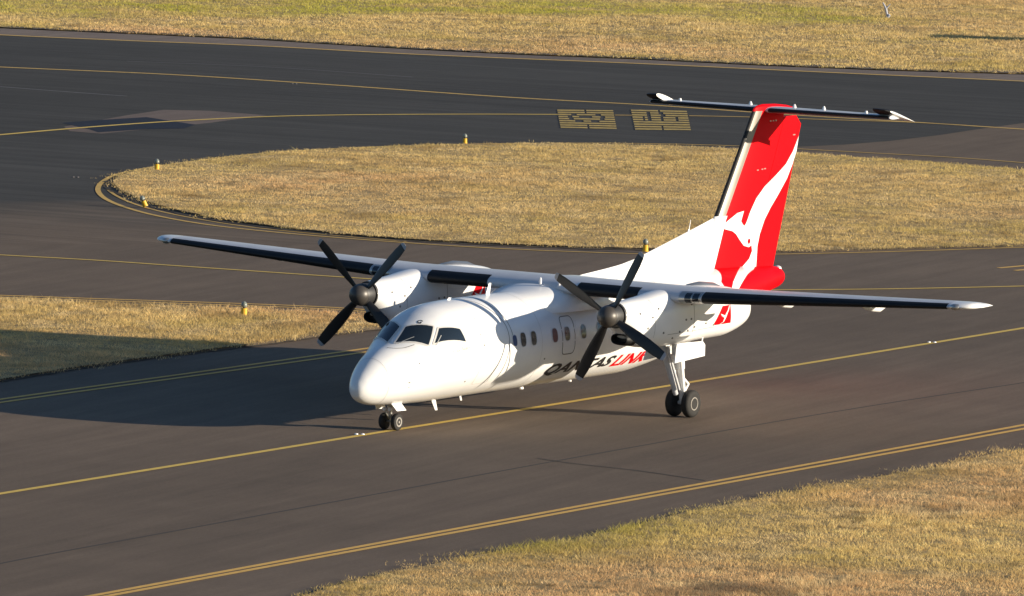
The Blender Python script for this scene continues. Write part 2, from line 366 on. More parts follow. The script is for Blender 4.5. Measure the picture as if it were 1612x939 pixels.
stripe('centreline', G['LINE_MAIN'], .22, PYB, .010, False)
for k in ('EDGE_NEAR_1', 'EDGE_NEAR_2'): stripe('edge_line', G[k], .19, PY, .010, False)
for k in ('EDGE_WEDGE_1', 'EDGE_WEDGE_2'): stripe('edge_line', G[k], .19, PY, .010)
stripe('centreline', G['MID'], .2, PYB, .012)
stripe('edge_line', G['RIGHT_1'], .22, PY, .010); stripe('edge_line', G['RIGHT_2'], .22, PY, .010)
stripe('edge_line', G['LOOP_OUT'], .19, PYF, .014); stripe('edge_line', G['LOOP_IN'], .13, PYF, .014)
stripe('centreline', G['FAR_CENTRE'], .36, PYF, .010)
stripe('centreline', G['BRANCH'], .30, PYB, .016)
stripe('centreline', G['BRANCH_2'], .26, PYF, .016); stripe('centreline', G['BRANCH_3'], .26, PYF, .016)
stripe('edge_line', G['FAR_EDGE_LINE'], .42, PYF, .014)
stripe('pavement_joint', G['PALE_1'], .16, PPALE, .010); stripe('pavement_joint', G['PALE_2'], .2, PPALE, .010)
for k_, (o_, a_, b_) in enumerate(((2.6, 1, 5), (5.2, 2, 7), (8.0, 1, 6), (-3.4, 2, 6), (-6.0, 4, 8), (11.0, 1, 4))):
    q_ = G['FAR_CENTRE'][a_:b_+1]; dv = Vector((q_[-1][0]-q_[0][0], q_[-1][1]-q_[0][1])).normalized()
    stripe('pavement_joint', [(x-dv.y*o_, y+dv.x*o_) for x, y in q_], .10, PFAINT, .008)
stripe('pavement_joint', G['SEAM_NEAR'], .10, PCRACK, .006); stripe('pavement_joint', G['SEAM_CROSS'], .07, PCRACK, .006)

# painted location boxes: yellow bars with dark characters
def quadpt(Q, u, v):
    a, b, c, d = [np.array(q) for q in Q]   # a..b far edge, c far.. d near
    return (a*(1-u)+b*u)*(1-v)+(d*(1-u)+c*u)*v
def glyph_hit(k, u, v):
    if abs(v-.09) < .10 and abs(u-.50) < .02: return True
    if abs(v-.91) < .10 and abs(u-.50) < .02: return True
    if k == 0:   # squashed ring with a bar
        e = ((u-.5)/.33)**2+((v-.42)/.24)**2
        return .62 < e < 1.05 or (abs(v-.40) < .05 and .36 < u < .60)
    if abs(u-.30) < .035 and .12 < v < .60: return True
    if .18 < u < .34 and .38 < v < .56 and not (.22 < u < .27): return True
    e = ((u-.66)/.17)**2+((v-.44)/.16)**2
    if .5 < e < 1.0: return True
    return abs(u-.52-.25*(v-.1)) < .04 and .1 < v < .35
for k, key in enumerate(('BOX_A', 'BOX_B')):
    bm = bmesh.new(); NB, NU = 9, 60
    for i in range(NB):
        v0, v1 = (i+.15)/NB, (i+.72)/NB; vm = (v0+v1)/2; u = 0
        while u < NU:
            if glyph_hit(k, (u+.5)/NU, vm): u += 1; continue
            e = u
            while e < NU and not glyph_hit(k, (e+.5)/NU, vm): e += 1
            q = [quadpt(G[key], u/NU, v0), quadpt(G[key], e/NU, v0), quadpt(G[key], e/NU, v1), quadpt(G[key], u/NU, v1)]
            f = bm.faces.new([bm.verts.new((p[0], p[1], .018)) for p in q]); f.normal_update()
            if f.normal.z < 0: f.normal_flip()
            u = e
    struct(obj('painted_marking', bm, PBOX))

# ------------------------------------------------------------------ grass
def inside(P, poly_):
    x, y = P[:, 0], P[:, 1]; r = np.zeros(len(P), bool); n = len(poly_)
    for i in range(n):
        x0, y0 = poly_[i]; x1, y1 = poly_[(i+1) % n]
        c = (y0 > y) != (y1 > y)
        with np.errstate(divide='ignore', invalid='ignore'):
            r ^= c & (x < (x1-x0)*(y-y0)/(y1-y0)+x0)
    return r
def vnoise(P, scale, seed):
    g = np.random.default_rng(seed).random((64, 64)); q = P/scale; i = np.floor(q).astype(int); f = q-i; f = f*f*(3-2*f)
    a = g[i[:, 0] % 64, i[:, 1] % 64]; b = g[(i[:, 0]+1) % 64, i[:, 1] % 64]
    c = g[i[:, 0] % 64, (i[:, 1]+1) % 64]; d = g[(i[:, 0]+1) % 64, (i[:, 1]+1) % 64]
    return (a*(1-f[:, 0])+b*f[:, 0])*(1-f[:, 1])+(c*(1-f[:, 0])+d*f[:, 0])*f[:, 1]
gmat = bpy.data.materials.new('dry_grass'); gmat.use_nodes = True
_n, _l = gmat.node_tree.nodes, gmat.node_tree.links
_at = _n.new('ShaderNodeAttribute'); _at.attribute_name = 'tone'
_b = _n['Principled BSDF']; _n.remove(_b)
_d = _n.new('ShaderNodeBsdfDiffuse'); _t = _n.new('ShaderNodeBsdfTranslucent'); _m = _n.new('ShaderNodeMixShader'); _m.inputs[0].default_value = .42
_l.new(_at.outputs['Color'], _d.inputs[0]); _l.new(_at.outputs['Color'], _t.inputs[0]); _l.new(_d.outputs[0], _m.inputs[1]); _l.new(_t.outputs[0], _m.inputs[2])
_l.new(_m.outputs[0], _n['Material Output'].inputs[0])
F_WORLD = np.array([f_.x, f_.y, f_.z]); C_WORLD = np.array([158.0815, 109.5206, 22.7002]); R_W = np.array(r_); U_W = np.array(u_)
def inview(P, m=.16):
    d = np.c_[P, np.zeros(len(P))]-C_WORLD; z = d@F_WORLD
    x = 11834.29/1612*(d@R_W)/z; y = 11834.29/1612*(d@U_W)/z
    return (np.abs(x) < .5+m) & (np.abs(y) < .2913+m)
def grass(name, pl, density, h, wd, blades, z0, seed, tone, label, edge=.35, clump=.09):
    g = np.random.default_rng(seed)
    A = np.array(pl); mn, mx = A.min(0)-1, A.max(0)+1
    n = int(density*(mx[0]-mn[0])*(mx[1]-mn[1]))
    P = g.random((n, 2))*(mx-mn)+mn
    jit = P+g.normal(0, edge, P.shape)*(vnoise(P, 1.1, seed+3)[:, None]*1.2)
    P = P[inside(jit, pl)]; P = P[inview(P)]
    n = len(P)
    t1 = vnoise(P, 9, seed+1); t2 = vnoise(P, 2.2, seed+2); t3 = vnoise(P, .7, seed+4)
    keep = g.random(n) > .55*np.clip((t3-.6)*3, 0, 1)
    P, t1, t2, t3 = P[keep], t1[keep], t2[keep], t3[keep]; n = len(P)
    hs = h*(.45+.9*t2+.35*t3)*g.uniform(.6, 1.3, n)
    c = tone(P, t1, t2, t3, g)
    hs = np.where((g.random(n) < .02) & (t2 > .4), hs*1.9, hs)*(.6+.8*vnoise(P, .45, seed+9))
    B = blades
    base = np.repeat(P, B, 0)+g.normal(0, clump, (n*B, 2)); H = np.repeat(hs, B)*g.uniform(.6, 1.2, n*B)
    a = g.random(n*B)*2*np.pi; W_ = wd*g.uniform(.6, 1.4, n*B)
    lean = g.normal(0, .8, (n*B, 2))*H[:, None]
    dx = np.c_[np.cos(a), np.sin(a)]*W_[:, None]/2
    V = np.empty((n*B*3, 3)); V[0::3, :2] = base-dx; V[0::3, 2] = z0-.01; V[1::3, :2] = base+dx; V[1::3, 2] = z0-.01
    V[2::3, :2] = base+lean; V[2::3, 2] = z0+H
    me = bpy.data.meshes.new(name); nf = n*B
    me.vertices.add(nf*3); me.vertices.foreach_set('co', V.ravel().astype(np.float32))
    me.loops.add(nf*3); me.loops.foreach_set('vertex_index', np.arange(nf*3, dtype=np.int32))
    me.polygons.add(nf); me.polygons.foreach_set('loop_start', np.arange(0, nf*3, 3, dtype=np.int32))
    me.update(calc_edges=True)
    ca = me.color_attributes.new('tone', 'FLOAT_COLOR', 'POINT')
    cc = np.repeat(c, B, 0)*g.uniform(.8, 1.15, (n*B, 1)); cc = np.repeat(np.clip(cc, 0, 1), 3, 0)
    ca.data.foreach_set('color', np.c_[cc, np.ones(len(cc))].ravel().astype(np.float32))
    me.materials.append(gmat)
    o = bpy.data.objects.new(name, me); col.objects.link(o)
    tag(o, label, 'grass', kind='stuff'); print(name, nf)
    return o
STRAW = np.array([.86, .64, .27]); PINK = np.array([.88, .585, .29]); GREEN = np.array([.48, .41, .10]); BROWN = np.array([.40, .27, .12]); LIME = np.array([.54, .52, .08])
def lerp(a, b, t): return a*(1-t[:, None])+b*t[:, None]
MOW = np.array([.45, -.89])
def tone_std(P, t1, t2, t3, g, green=.22):
    c = lerp(np.tile(STRAW, (len(P), 1)), PINK, np.clip((t1-.4)*2.2, 0, 1))
    c = lerp(c, GREEN, np.clip((vnoise(P, 3.1, 91)-.55)*2.2, 0, 1)*green*2)
    Q = np.c_[P@np.array([-MOW[1], MOW[0]])/1.0, P@MOW/7.0]    # mower lines
    c = c*((.86+.28*vnoise(Q, 1.1, 31))*(.84+.32*vnoise(P, .55, 32)))[:, None]
    c = lerp(c, BROWN, np.clip((vnoise(P, 1.3, 77)-.66)*3, 0, 1)*.8)
    c = lerp(c, np.array([.90, .70, .38]), np.clip((vnoise(P, .8, 41)-.6)*3, 0, 1)*.7)
    return lerp(c, np.array([.16, .11, .05]), np.clip((vnoise(P, .34, 43)-.72)*5, 0, 1)*np.clip((vnoise(P, 2.6, 44)-.25)*2, 0, 1)*.85)
def seg_d(P, line):
    d = np.full(len(P), 1e9)
    for a, b in zip(line[:-1], line[1:]):
        a, b = np.array(a), np.array(b); t = np.clip(((P-a)@(b-a))/((b-a)@(b-a)), 0, 1)
        d = np.minimum(d, np.linalg.norm(P-(a+t[:, None]*(b-a)), axis=1))
    return d
BAREP = [(18.4, 22.8, 1.5), (9.8, 19.1, .4), (3.2, 19.5, .5)]
def tone_near(P, t1, t2, t3, g):
    c = tone_std(P, t1, t2, t3, g)
    for bx_, by_, br_ in BAREP:
        c = lerp(c, np.array([.20, .13, .09]), np.clip(1.3-np.hypot((P[:, 0]-bx_)/1.0, (P[:, 1]-by_)/1.0)/(br_*(.5+t3)), 0, 1)*.8)
    d = seg_d(P, G['NEAR'][:21]); left = np.clip((P[:, 0]+3)/12, 0, 1)
    k = np.clip(1-d/(.9+3.0*left), 0, 1)*(.25+.75*t2)*(.35+.65*left)
    return lerp(c, GREEN, np.clip(k*.95, 0, 1))
gl0, gl1 = G['GREEN_BAND'][0], G['GREEN_BAND'][-1]
def tone_far(P, t1, t2, t3, g):
    c = tone_std(P, t1, t2, t3, g, .25)
    d = seg_d(P, G['GREEN_BAND']); wv = vnoise(P, 6, 55)
    k = np.clip(1-d/(5+9*wv), 0, 1)
    return lerp(c, LIME, np.clip(k*1.6, 0, 1)*(.25+.75*vnoise(P, 2.5, 66)))
far_in = [(x+away.x*.5, y+away.y*.5) for x, y in fe]
far_region = far_in+[tuple(Vector(fe[-1])+away*140), tuple(Vector(fe[0])+away*140)]
SHADE_SOIL2 = mat('bare_brown_soil', (.11, .08, .05), .95, var=.6, vscale=1.0)  # brown tone painting the shade of the raised far grass bank
SHADE_SOIL = mat('bare_dark_soil', (.075, .055, .035), .95, var=.5, vscale=1.5)  # dark soil tone with the shade of the turf edges painted in
struct(poly('grass_verge', G['ISLAND'], .07, [SOIL, SHADE_SOIL], skirt=.07))
struct(poly('grass_verge', G['WEDGE'], .07, [SOIL, SHADE_SOIL], skirt=.07))
struct(poly('grass_verge', G['NEAR'], .07, [SOIL, SHADE_SOIL], skirt=.07))
struct(poly('grass_field', far_region, .04, [SOIL, SOIL], skirt=.04))
i0 = [k for k, p_ in enumerate(isl) if p_ == isl[-1]][0]
stripe('soil_margin', isl[-14:]+[isl[0], isl[1]], .6, SHADE_SOIL, .017, jag=.5)  # dark strips painted in for the shade beside the raised grass
stripe('soil_margin', [(x+away.x*.9, y+away.y*.9) for x, y in fe], .9, SHADE_SOIL2, .046, jag=1.1); stripe('soil_margin', G['NEAR'][1:20], .3, SHADE_SOIL, .016, jag=.8); stripe('soil_margin', G['WEDGE'][-10:-1], .35, SHADE_SOIL, .016, jag=.6)
grass('dry_grass', G['ISLAND'], 80, .055, .018, 4, .07, 1, tone_std, 'dry straw grass island inside the curved taxiway loop')
grass('dry_grass', G['WEDGE'], 100, .075, .017, 4, .07, 2, tone_std, 'dry grass wedge at left between the two taxiways, half in shadow')
grass('dry_grass', G['NEAR'], 120, .070, .015, 4, .07, 3, tone_near, 'dry yellow grass verge in the bottom right foreground')
grass('dry_grass', far_region, 30, .08, .03, 4, .04, 4, tone_far, 'far grass field beyond the taxiway with a green band')
# ------------------------------------------------------------------ taxiway edge lights
def make_light():
    t = thing('taxiway_light', 'x', 'taxiway light')
    bm = lathe([(0, .085), (.02, .085), (.02, .075), (.19, .070), (.20, .05)], 'Z', (0, 0, 0), 16); obj('base', bm, YELLOW, t, False)
    bm = lathe([(.20, .035), (.235, .035)], 'Z', (0, 0, 0), 12); obj('stem', bm, DARK, t)
    bm = lathe([(.235, .065), (.25, .075), (.31, .07), (.36, .045), (.385, .005)], 'Z', (0, 0, 0), 16); obj('lens', bm, DOME, t, True)
    return t
def copy_tree(o, parent=None):
    c = o.copy(); col.objects.link(c); c.parent = parent
    for ch in list(o.children): copy_tree(ch, c)
    return c
LL = ['yellow edge light standing in the left grass wedge beside the double line', 'yellow edge light on the upper left rim of the grass island',
      'yellow edge light on the far rim of the grass island, above the cockpit', 'yellow edge light tilted at the near left rim of the grass island',
      'yellow edge light behind the propeller tip, on the near rim of the grass island']
LS = [1.0, .95, .9, .95, 1.0]
li = make_light()
for i, (p, lb) in enumerate(zip(G['LIGHTS'], LL)):
    o = li if i == 0 else copy_tree(li)
    o.location = (p[0], p[1], .06); o['label'] = lb; o['group'] = 'taxiway edge lights along the grass'
    o.scale = (1.25*LS[i], 1.25*LS[i], 1.1*LS[i])
    if i == 3: o.rotation_euler = (R(20), R(12), 0)
# pavement studs
for i, p in enumerate(G['STUDS']):
    lb = ['white stud light pair on the yellow line just left of the nose wheel', 'white stud light pair on the yellow line beyond the right wing',
          'small white stud light on the far taxiway centreline', 'small pale stud light on dark asphalt left of the grass island'][i]
    bm = bmesh.new()
    for dx in (-.11, .11):
        lathe([(0, .07), (.02, .065), (.035, .04)], 'Z', (dx, 0, 0), 10, bm)
    o = obj('stud_light', bm, PWHITE if i < 2 else PPALE); tag(o, lb, 'stud light', 'stud lights set in the taxiway')
    o.location = (p[0], p[1], .012); o.rotation_euler = (0, 0, YAW+math.pi/2); o.scale = (.75, .75, .8)
# forked grey stake in the far grass
p = G['STAKE'][0]
bm = bmesh.new()
tube(bm, (0, 0, 0), (.05, -.08, .42), .05, .06); tube(bm, (.05, -.08, .42), (.12, -.22, .72), .06, .03); tube(bm, (.05, -.08, .40), (-.04, .12, .66), .04, .02)
tube(bm, (0, .0, .0), (-.02, .1, .12), .09, .07)
st = obj('marker_stake', bm, GREYST); st.location = (p[0], p[1], .09); tag(st, 'small grey forked marker stake in the far dry grass', 'stake')
# unseen board added right of the view to cast the long far-grass shadow
sx = G['SIGN'][0]
t = thing('airfield_sign', 'low board sign on two legs in the far grass at the right edge', 'sign', (sx[0], sx[1], .09), SUN_AZ-math.pi/2+R(8))
bm = bmesh.new(); box(bm, (0, 0, .95), (2.2, .16, 1.1)); obj('board', bm, SHADOW_BOARDY, t)
for s in (-1, 1):
    bm = bmesh.new(); box(bm, (s*.9, 0, .2), (.08, .08, .42)); obj('leg', bm, DARK, t)

# ================================================================== AIRCRAFT
ac = thing('airliner', 'white twin propeller airliner with a red tail on the taxiway centreline', 'airplane')
ST = np.array([
(0.26,1.20,1.14,0.03),(0.29,1.31,1.02,0.13),(0.38,1.45,0.92,0.24),(0.56,1.64,0.82,0.37),(0.86,1.87,0.745,0.53),(1.25,2.075,0.705,0.70),
(1.75,2.28,0.68,0.88),(2.1,2.50,0.665,0.995),(2.5,2.76,0.65,1.11),(2.9,2.975,0.64,1.20),(3.4,3.13,0.64,1.28),(4.2,3.205,0.645,1.33),
(5.2,3.225,0.65,1.345),(12.0,3.225,0.66,1.345),(13.2,3.225,0.76,1.33),(14.5,3.225,0.98,1.28),(16.,3.22,1.3,1.16),(17.5,3.19,1.68,0.98),
(19.,3.13,2.05,0.76),(20.2,3.05,2.33,0.50),(20.7,3.02,2.42,0.40),(20.95,2.94,2.55,0.25),(21.05,2.80,2.70,0.05)])
_s = np.concatenate([np.linspace(.26, .6, 12), np.linspace(.65, 6, 80), np.linspace(6.2, 16.3, 50), np.linspace(16.35, 17.6, 36), np.linspace(17.8, 20, 12), np.linspace(20.05, 21.05, 16)])
_TAB = np.c_[_s, pchip(ST[:,0], ST[:,1], _s), pchip(ST[:,0], ST[:,2], _s), pchip(ST[:,0], ST[:,3], _s)]
def fsec(s): return [float(np.interp(s, _TAB[:,0], _TAB[:,k])) for k in (1, 2, 3)]
def fpt(s, th, off=0.0):
    def q(s, th):
        zt, zb, hw = fsec(s); return Vector((-s, hw*math.sin(th), (zt+zb)/2+(zt-zb)/2*math.cos(th)))
    p = q(s, th)
    if off:
        e = .02; a = q(s+e, th)-q(s-e, th); b = q(s, th+e)-q(s, th-e); nn = b.cross(a)
        if nn.length > 1e-9:
            nn.normalize()
            zt, zb, hw = fsec(s)
            if nn.dot(p-Vector((-s, 0, (zt+zb)/2))) < 0: nn = -nn
            p = p+nn*off
    return p
NT = 72
rings = [[tuple(fpt(s, 2*math.pi*i/NT)) for i in range(NT)] for s in _s]
_bm = fixn(loft(rings))
for co, no in (((-16.68, 0, 2.9), (1, 0, 0)), ((-17.33, 0, 3.18), (.28, 0, .65))):
    gf = [f for f in _bm.faces if -17.8 < f.calc_center_median().x < -16.2]
    ge = list({e for f in gf for e in f.edges}); gv = list({v for f in gf for v in f.verts})
    bmesh.ops.bisect_plane(_bm, geom=gv+ge+gf, plane_co=co, plane_no=no)
body = obj('fuselage', _bm, [WHITE, RED], ac, True)
# red tail end of the fuselage: the livery boundary sweeps back
for f in body.data.polygons:
    c = f.center
    bx = -17.33+.65*min(1, max(0, (3.18-c.z)/.28))
    if c.x < bx: f.material_index = 1
def fuse_poly(bm, pts, off, rings_=3):
    """pts: outline in (s, th) -> proud patch on the skin"""
    cs = sum(p[0] for p in pts)/len(pts); ct = sum(p[1] for p in pts)/len(pts)
    prev = None
    for k in range(rings_, 0, -1):
        r = [bm.verts.new(fpt(cs+(p[0]-cs)*k/rings_, ct+(p[1]-ct)*k/rings_, off)) for p in pts]
        if prev:
            for i in range(len(pts)):
                j = (i+1) % len(pts); bm.faces.new((prev[i], prev[j], r[j], r[i]))
        else: first = r
        prev = r
    c = bm.verts.new(fpt(cs, ct, off))
    for i in range(len(pts)): bm.faces.new((prev[i], prev[(i+1) % len(pts)], c))
    low = [bm.verts.new(fpt(p[0], p[1], -.01)) for p in pts]
    for i in range(len(pts)):
        j = (i+1) % len(pts); bm.faces.new((first[j], first[i], low[i], low[j]))
    return bm
def dens(pts, n=6, rc=.0):
    """densify straight-sided outline, optionally cutting corners"""
    out = []
    N = len(pts)
    for i in range(N):
        a, b, c = np.array(pts[i-1]), np.array(pts[i]), np.array(pts[(i+1) % N])
        if rc:
            p, q = b+(a-b)*rc, b+(c-b)*rc
            for t in (0, .25, .5, .75, 1): out.append(tuple((1-t)**2*p+2*t*(1-t)*b+t*t*q))
            nx = np.array(pts[(i+1) % N]); nn = nx+(b-nx)*rc
            for k in range(1, n): out.append(tuple(q+(nn-q)*k/n))
        else:
            for k in range(n): out.append(tuple(b+(c-b)*k/n))
    return out
def band(bm, pts, wd, off, closed=True):
    """line of width wd (m) drawn on the skin along pts (s, th)"""
    V = [fpt(p[0], p[1], off) for p in pts]; Vn = [fpt(p[0], p[1], off+.05) for p in pts]
    n = len(pts); A = []
    for i in range(n):
        a = V[i-1] if (i > 0 or closed) else V[i]; b = V[(i+1) % n] if (i < n-1 or closed) else V[i]
        t = (b-a).normalized(); nn = (Vn[i]-V[i]).normalized(); s = t.cross(nn).normalized()*wd/2
        A.append((bm.verts.new(V[i]+s), bm.verts.new(V[i]-s)))
    for i in range(n if closed else n-1):
        j = (i+1) % n
        try: bm.faces.new((A[i][0], A[j][0], A[j][1], A[i][1]))
        except ValueError: pass
    return bm
FRAME = mat('window_frame', (.62, .60, .56), .35)
WINS = {'c1': [(1.77, .19), (2.37, .10), (2.80, .655), (2.34, .975)], 'c2': [(2.46, 1.0), (2.86, .74), (3.50, .96), (3.56, 1.29)]}
for k, P in WINS.items():
    for sg in (1, -1):
        if k == 'c1' and sg < 0: P = [(1.74, .02), (2.34, .015), (2.77, .60), (2.30, .93)]
        pts = dens([(a, sg*b) for a, b in P], 5, .06)
        bm = bmesh.new(); fuse_poly(bm, pts, .008); fixn(bm)
        wd = obj('cockpit_window', bm, GLASS, body, True)
        bm = bmesh.new(); band(bm, pts, .045, .012); obj('window_frame', bm, FRAME, wd)
# pilot shapes behind the glass are not readable; the centre post is the gap between the front panes
def rrect(s, th, ws, wt, p=3.0, n=20):
    return [(s+ws*math.copysign(abs(math.cos(a))**(2/p), math.cos(a)), th+wt*math.copysign(abs(math.sin(a))**(2/p), math.sin(a)))
            for a in [2*math.pi*i/n for i in range(n)]]
def cabin_window(s, m, sg, ws=.125, wt=.145):
    bm = bmesh.new(); fuse_poly(bm, rrect(s, sg*1.41, ws, wt), .007, 2); fixn(bm)
    o = obj('cabin_window', bm, m, body, True)
    bm = bmesh.new(); band(bm, rrect(s, sg*1.41, ws+.008, wt+.006), .022, .010); obj('window_frame', bm, WING_TOP, o)
for sg in (1, -1):
    for s, m in ((6.1, GLASSB), (6.6, GLASSB), (7.62, GLASSR), (8.21, GLASSB), (9.0, GLASSB), (9.8, GLASSB), (10.6, GLASSB), (11.4, GLASSB), (12.2, GLASSB), (13.0, GLASSB)):
        cabin_window(s, m, sg)
    cabin_window(5.70, GLASSBLUE, sg, .10, .115)
# panel seams and doors
bm = bmesh.new()
for sp in ([(4.87,.0),(4.87,.17),(5.09,.40),(5.31,.77),(5.46,1.04),(5.45,1.43),(5.30,1.93),(5.18,2.35)],
           [(5.40,.0),(5.40,.24),(5.45,.57),(5.58,.88),(5.64,1.24),(5.62,1.5)]):
    P = catmull(sp, .06); band(bm, [tuple(p) for p in P], .022, .005, False)
    band(bm, [(p[0], -p[1]) for p in P], .022, .005, False)
obj('panel_seam', bm, SEAM, body)
bm = bmesh.new(); band(bm, [tuple(p) for p in catmull([(1.54,.145),(1.62,.35),(1.80,.55),(2.05,.69)], .05)], .018, .005, False); obj('panel_seam', bm, SEAM, body)
SEAM2 = mat('faint_seam', (.48, .46, .43), .5)
bm = bmesh.new(); band(bm, dens([(4.28, .80), (4.86, .80), (4.86, 2.28), (4.14, 2.28)], 8, .08), .014, .005); obj('crew_door', bm, SEAM2, body)
for sg in (1, -1):
    bm = bmesh.new(); fuse_poly(bm, rrect(8.28, sg*1.44, .30, .40, 6, 28), .004, 4); fixn(bm)
    d = obj('emergency_door', bm, WHITE, body, True)
    bm = bmesh.new(); band(bm, rrect(8.28, sg*1.44, .30, .40, 6, 40), .028, .007); obj('door_seal', bm, SEAM, d)
for (s, th, a) in ((1.92, 1.24, .03), (1.58, 1.73, .035), (4.29, 1.41, .03), (7.21, 1.88, .03), (4.2, 1.18, .02), (1.6, 1.9, .02), (3.74, 2.16, .03)):
    bm = bmesh.new(); fuse_poly(bm, rrect(s, th, a, a*.7, 2, 8), .004, 1); obj('static_port', bm, SEAM, body)
bm = bmesh.new(); fuse_poly(bm, rrect(8.86, 1.27, .17, .10, 8, 16), .005, 2); obj('placard', bm, WHITE, body)  # white rectangle standing in for a window frame lit by the sun
for P_ in ([(1.80, .30), (2.20, .52)], [(2.52, 1.06), (2.80, .93)]):
    bm = bmesh.new(); band(bm, [tuple(np.array(P_[0])*(1-t)+np.array(P_[1])*t) for t in (0, .25, .5, .75, 1)], .022, .016, False); obj('wiper', bm, GREYTXT, body)
for sx_ in (.98, 7.0, 13.6, 15.2):
    bm = bmesh.new(); band(bm, [(sx_, 2*math.pi*k/60) for k in range(60)], .010, .003); obj('frame_seam', bm, SEAM2, body)
# antennas
def blade_ant(name, s, z0, z1, c0, c1, sweep, t=.025, y=0):
    rr = []
    for k, (z, c, sw) in enumerate(((z0, c0, 0), (z1, c1, sweep))):
        rr.append([(-s-sw+dx*c, y+dy*t, z) for dx, dy in ((.5, 0), (.2, .5), (-.3, .4), (-.5, 0), (-.3, -.4), (.2, -.5))])
    return obj(name, fixn(loft(rr)), WHITE, body)
blade_ant('antenna', 6.35, 3.18, 3.52, .20, .10, .12)
blade_ant('antenna', 4.54, 3.17, 3.27, .30, .16, .05, .06)
blade_ant('antenna', 3.87, .70, .34, .22, .11, .18)
blade_ant('antenna', 2.35, .70, .52, .10, .07, .06)
blade_ant('antenna', 5.15, .68, .50, .12, .08, .06)
blade_ant('antenna', 8.00, .70, .57, .34, .2, .08, .08)
blade_ant('antenna', 10.4, .70, .58, .2, .1, .04, .08)
# lettering wrapped on the skin
def text_mesh(s, shear=.0, offset=.0, size=1.0, space=1.0):
    cu = bpy.data.curves.new('t', 'FONT'); cu.body = s; cu.size = size; cu.shear = shear; cu.offset = offset; cu.space_character = space
    cu.resolution_u = 3
    o = bpy.data.objects.new('t', cu); col.objects.link(o)
    dg = bpy.context.evaluated_depsgraph_get(); me = bpy.data.meshes.new_from_object(o.evaluated_get(dg))
    bm = bmesh.new(); bm.from_mesh(me); bpy.data.objects.remove(o); bpy.data.curves.remove(cu); bpy.data.meshes.remove(me)
    bmesh.ops.triangulate(bm, faces=bm.faces)
    xs = [v.co.x for v in bm.verts]; ys = [v.co.y for v in bm.verts]
    x0, x1, y0, y1 = min(xs), max(xs), min(ys), max(ys)
    return bm, x0, x1, y0, y1
def skin_text(name, s, m, s0, s1, th0, th1, sg=1, shear=.4, offset=.02, cuts=7, hs=None):
    bm, x0, x1, y0, y1 = text_mesh(s, shear, offset)
    if hs: y0, y1 = hs
    for k in range(1, cuts):
        z = y0+(y1-y0)*k/cuts
        bmesh.ops.bisect_plane(bm, geom=bm.verts[:]+bm.edges[:]+bm.faces[:], plane_co=(0, z, 0), plane_no=(0, 1, 0))
    for v in bm.verts:
        u, t = (v.co.x-x0)/(x1-x0), (v.co.y-y0)/(y1-y0)
        s_ = s0+(s1-s0)*u if sg > 0 else s1+(s0-s1)*u
        v.co = fpt(s_, sg*(th0+(th1-th0)*t), .007)
    return obj(name, bm, m, body)
for sg in (1, -1):
    if sg > 0:
        skin_text('lettering', 'QANTAS', DARKTXT, 7.55, 10.92, 2.37, 2.04, sg, .45, .034)
        skin_text('lettering', 'LINK', RED, 10.86, 12.72, 2.36, 2.05, sg, .45, .034)
    else:
        skin_text('lettering', 'QANTAS', DARKTXT, 9.35, 12.72, 2.37, 2.04, sg, .45, .034)
        skin_text('lettering', 'LINK', RED, 7.55, 9.41, 2.36, 2.05, sg, .45, .034)
bm, x0, x1, y0, y1 = text_mesh('G', 0, .02)
for v in bm.verts: v.co = fpt(2.58+.13*(v.co.y-y0)/(y1-y0)+.02*(v.co.x-x0)/(x1-x0), .27+.11*(v.co.x-x0)/(x1-x0), .008)
obj('lettering', bm, DARKTXT, body)
skin_text('lettering', 'Kula Bears', GREYTXT, 2.98, 3.66, 1.43, 1.35, 1, .1, .0, 2)

# wing/fuselage fairing
fst = [(-7.0,3.17,.5),(-7.35,3.22,.85),(-7.8,3.27,1.08),(-8.3,3.34,1.25),(-9.0,3.44,1.3),(-9.8,3.46,1.3),(-10.6,3.44,1.2),(-11.4,3.37,.95),(-12.2,3.28,.65),(-12.9,3.2,.3)]
xs = np.linspace(-7.0, -12.9, 30); fx = [-a[0] for a in fst]
rings = []
for x in xs:
    zt = float(pchip(fx, [a[1] for a in fst], [-x])[0]); hw = float(pchip(fx, [a[2] for a in fst], [-x])[0])
    rings.append([(x, hw*math.copysign(abs(math.cos(a))**.8, math.cos(a)), 2.7+(zt-2.7)*abs(math.sin(a))**.8) for a in [math.pi*i/24 for i in range(25)]])
obj('wing_fairing', fixn(loft(rings)), WHITE, ac, True)
for x, y in ((-8.35, .35), (-8.5, .85), (-8.6, 1.1)):
    bm = lathe([(3.30, .04), (3.50-.16*(y-.5), .04), (3.54-.16*(y-.5), .02)], 'Z', (x, y, 0), 10)
    obj('fairing_light', bm, LAMPG, ac)

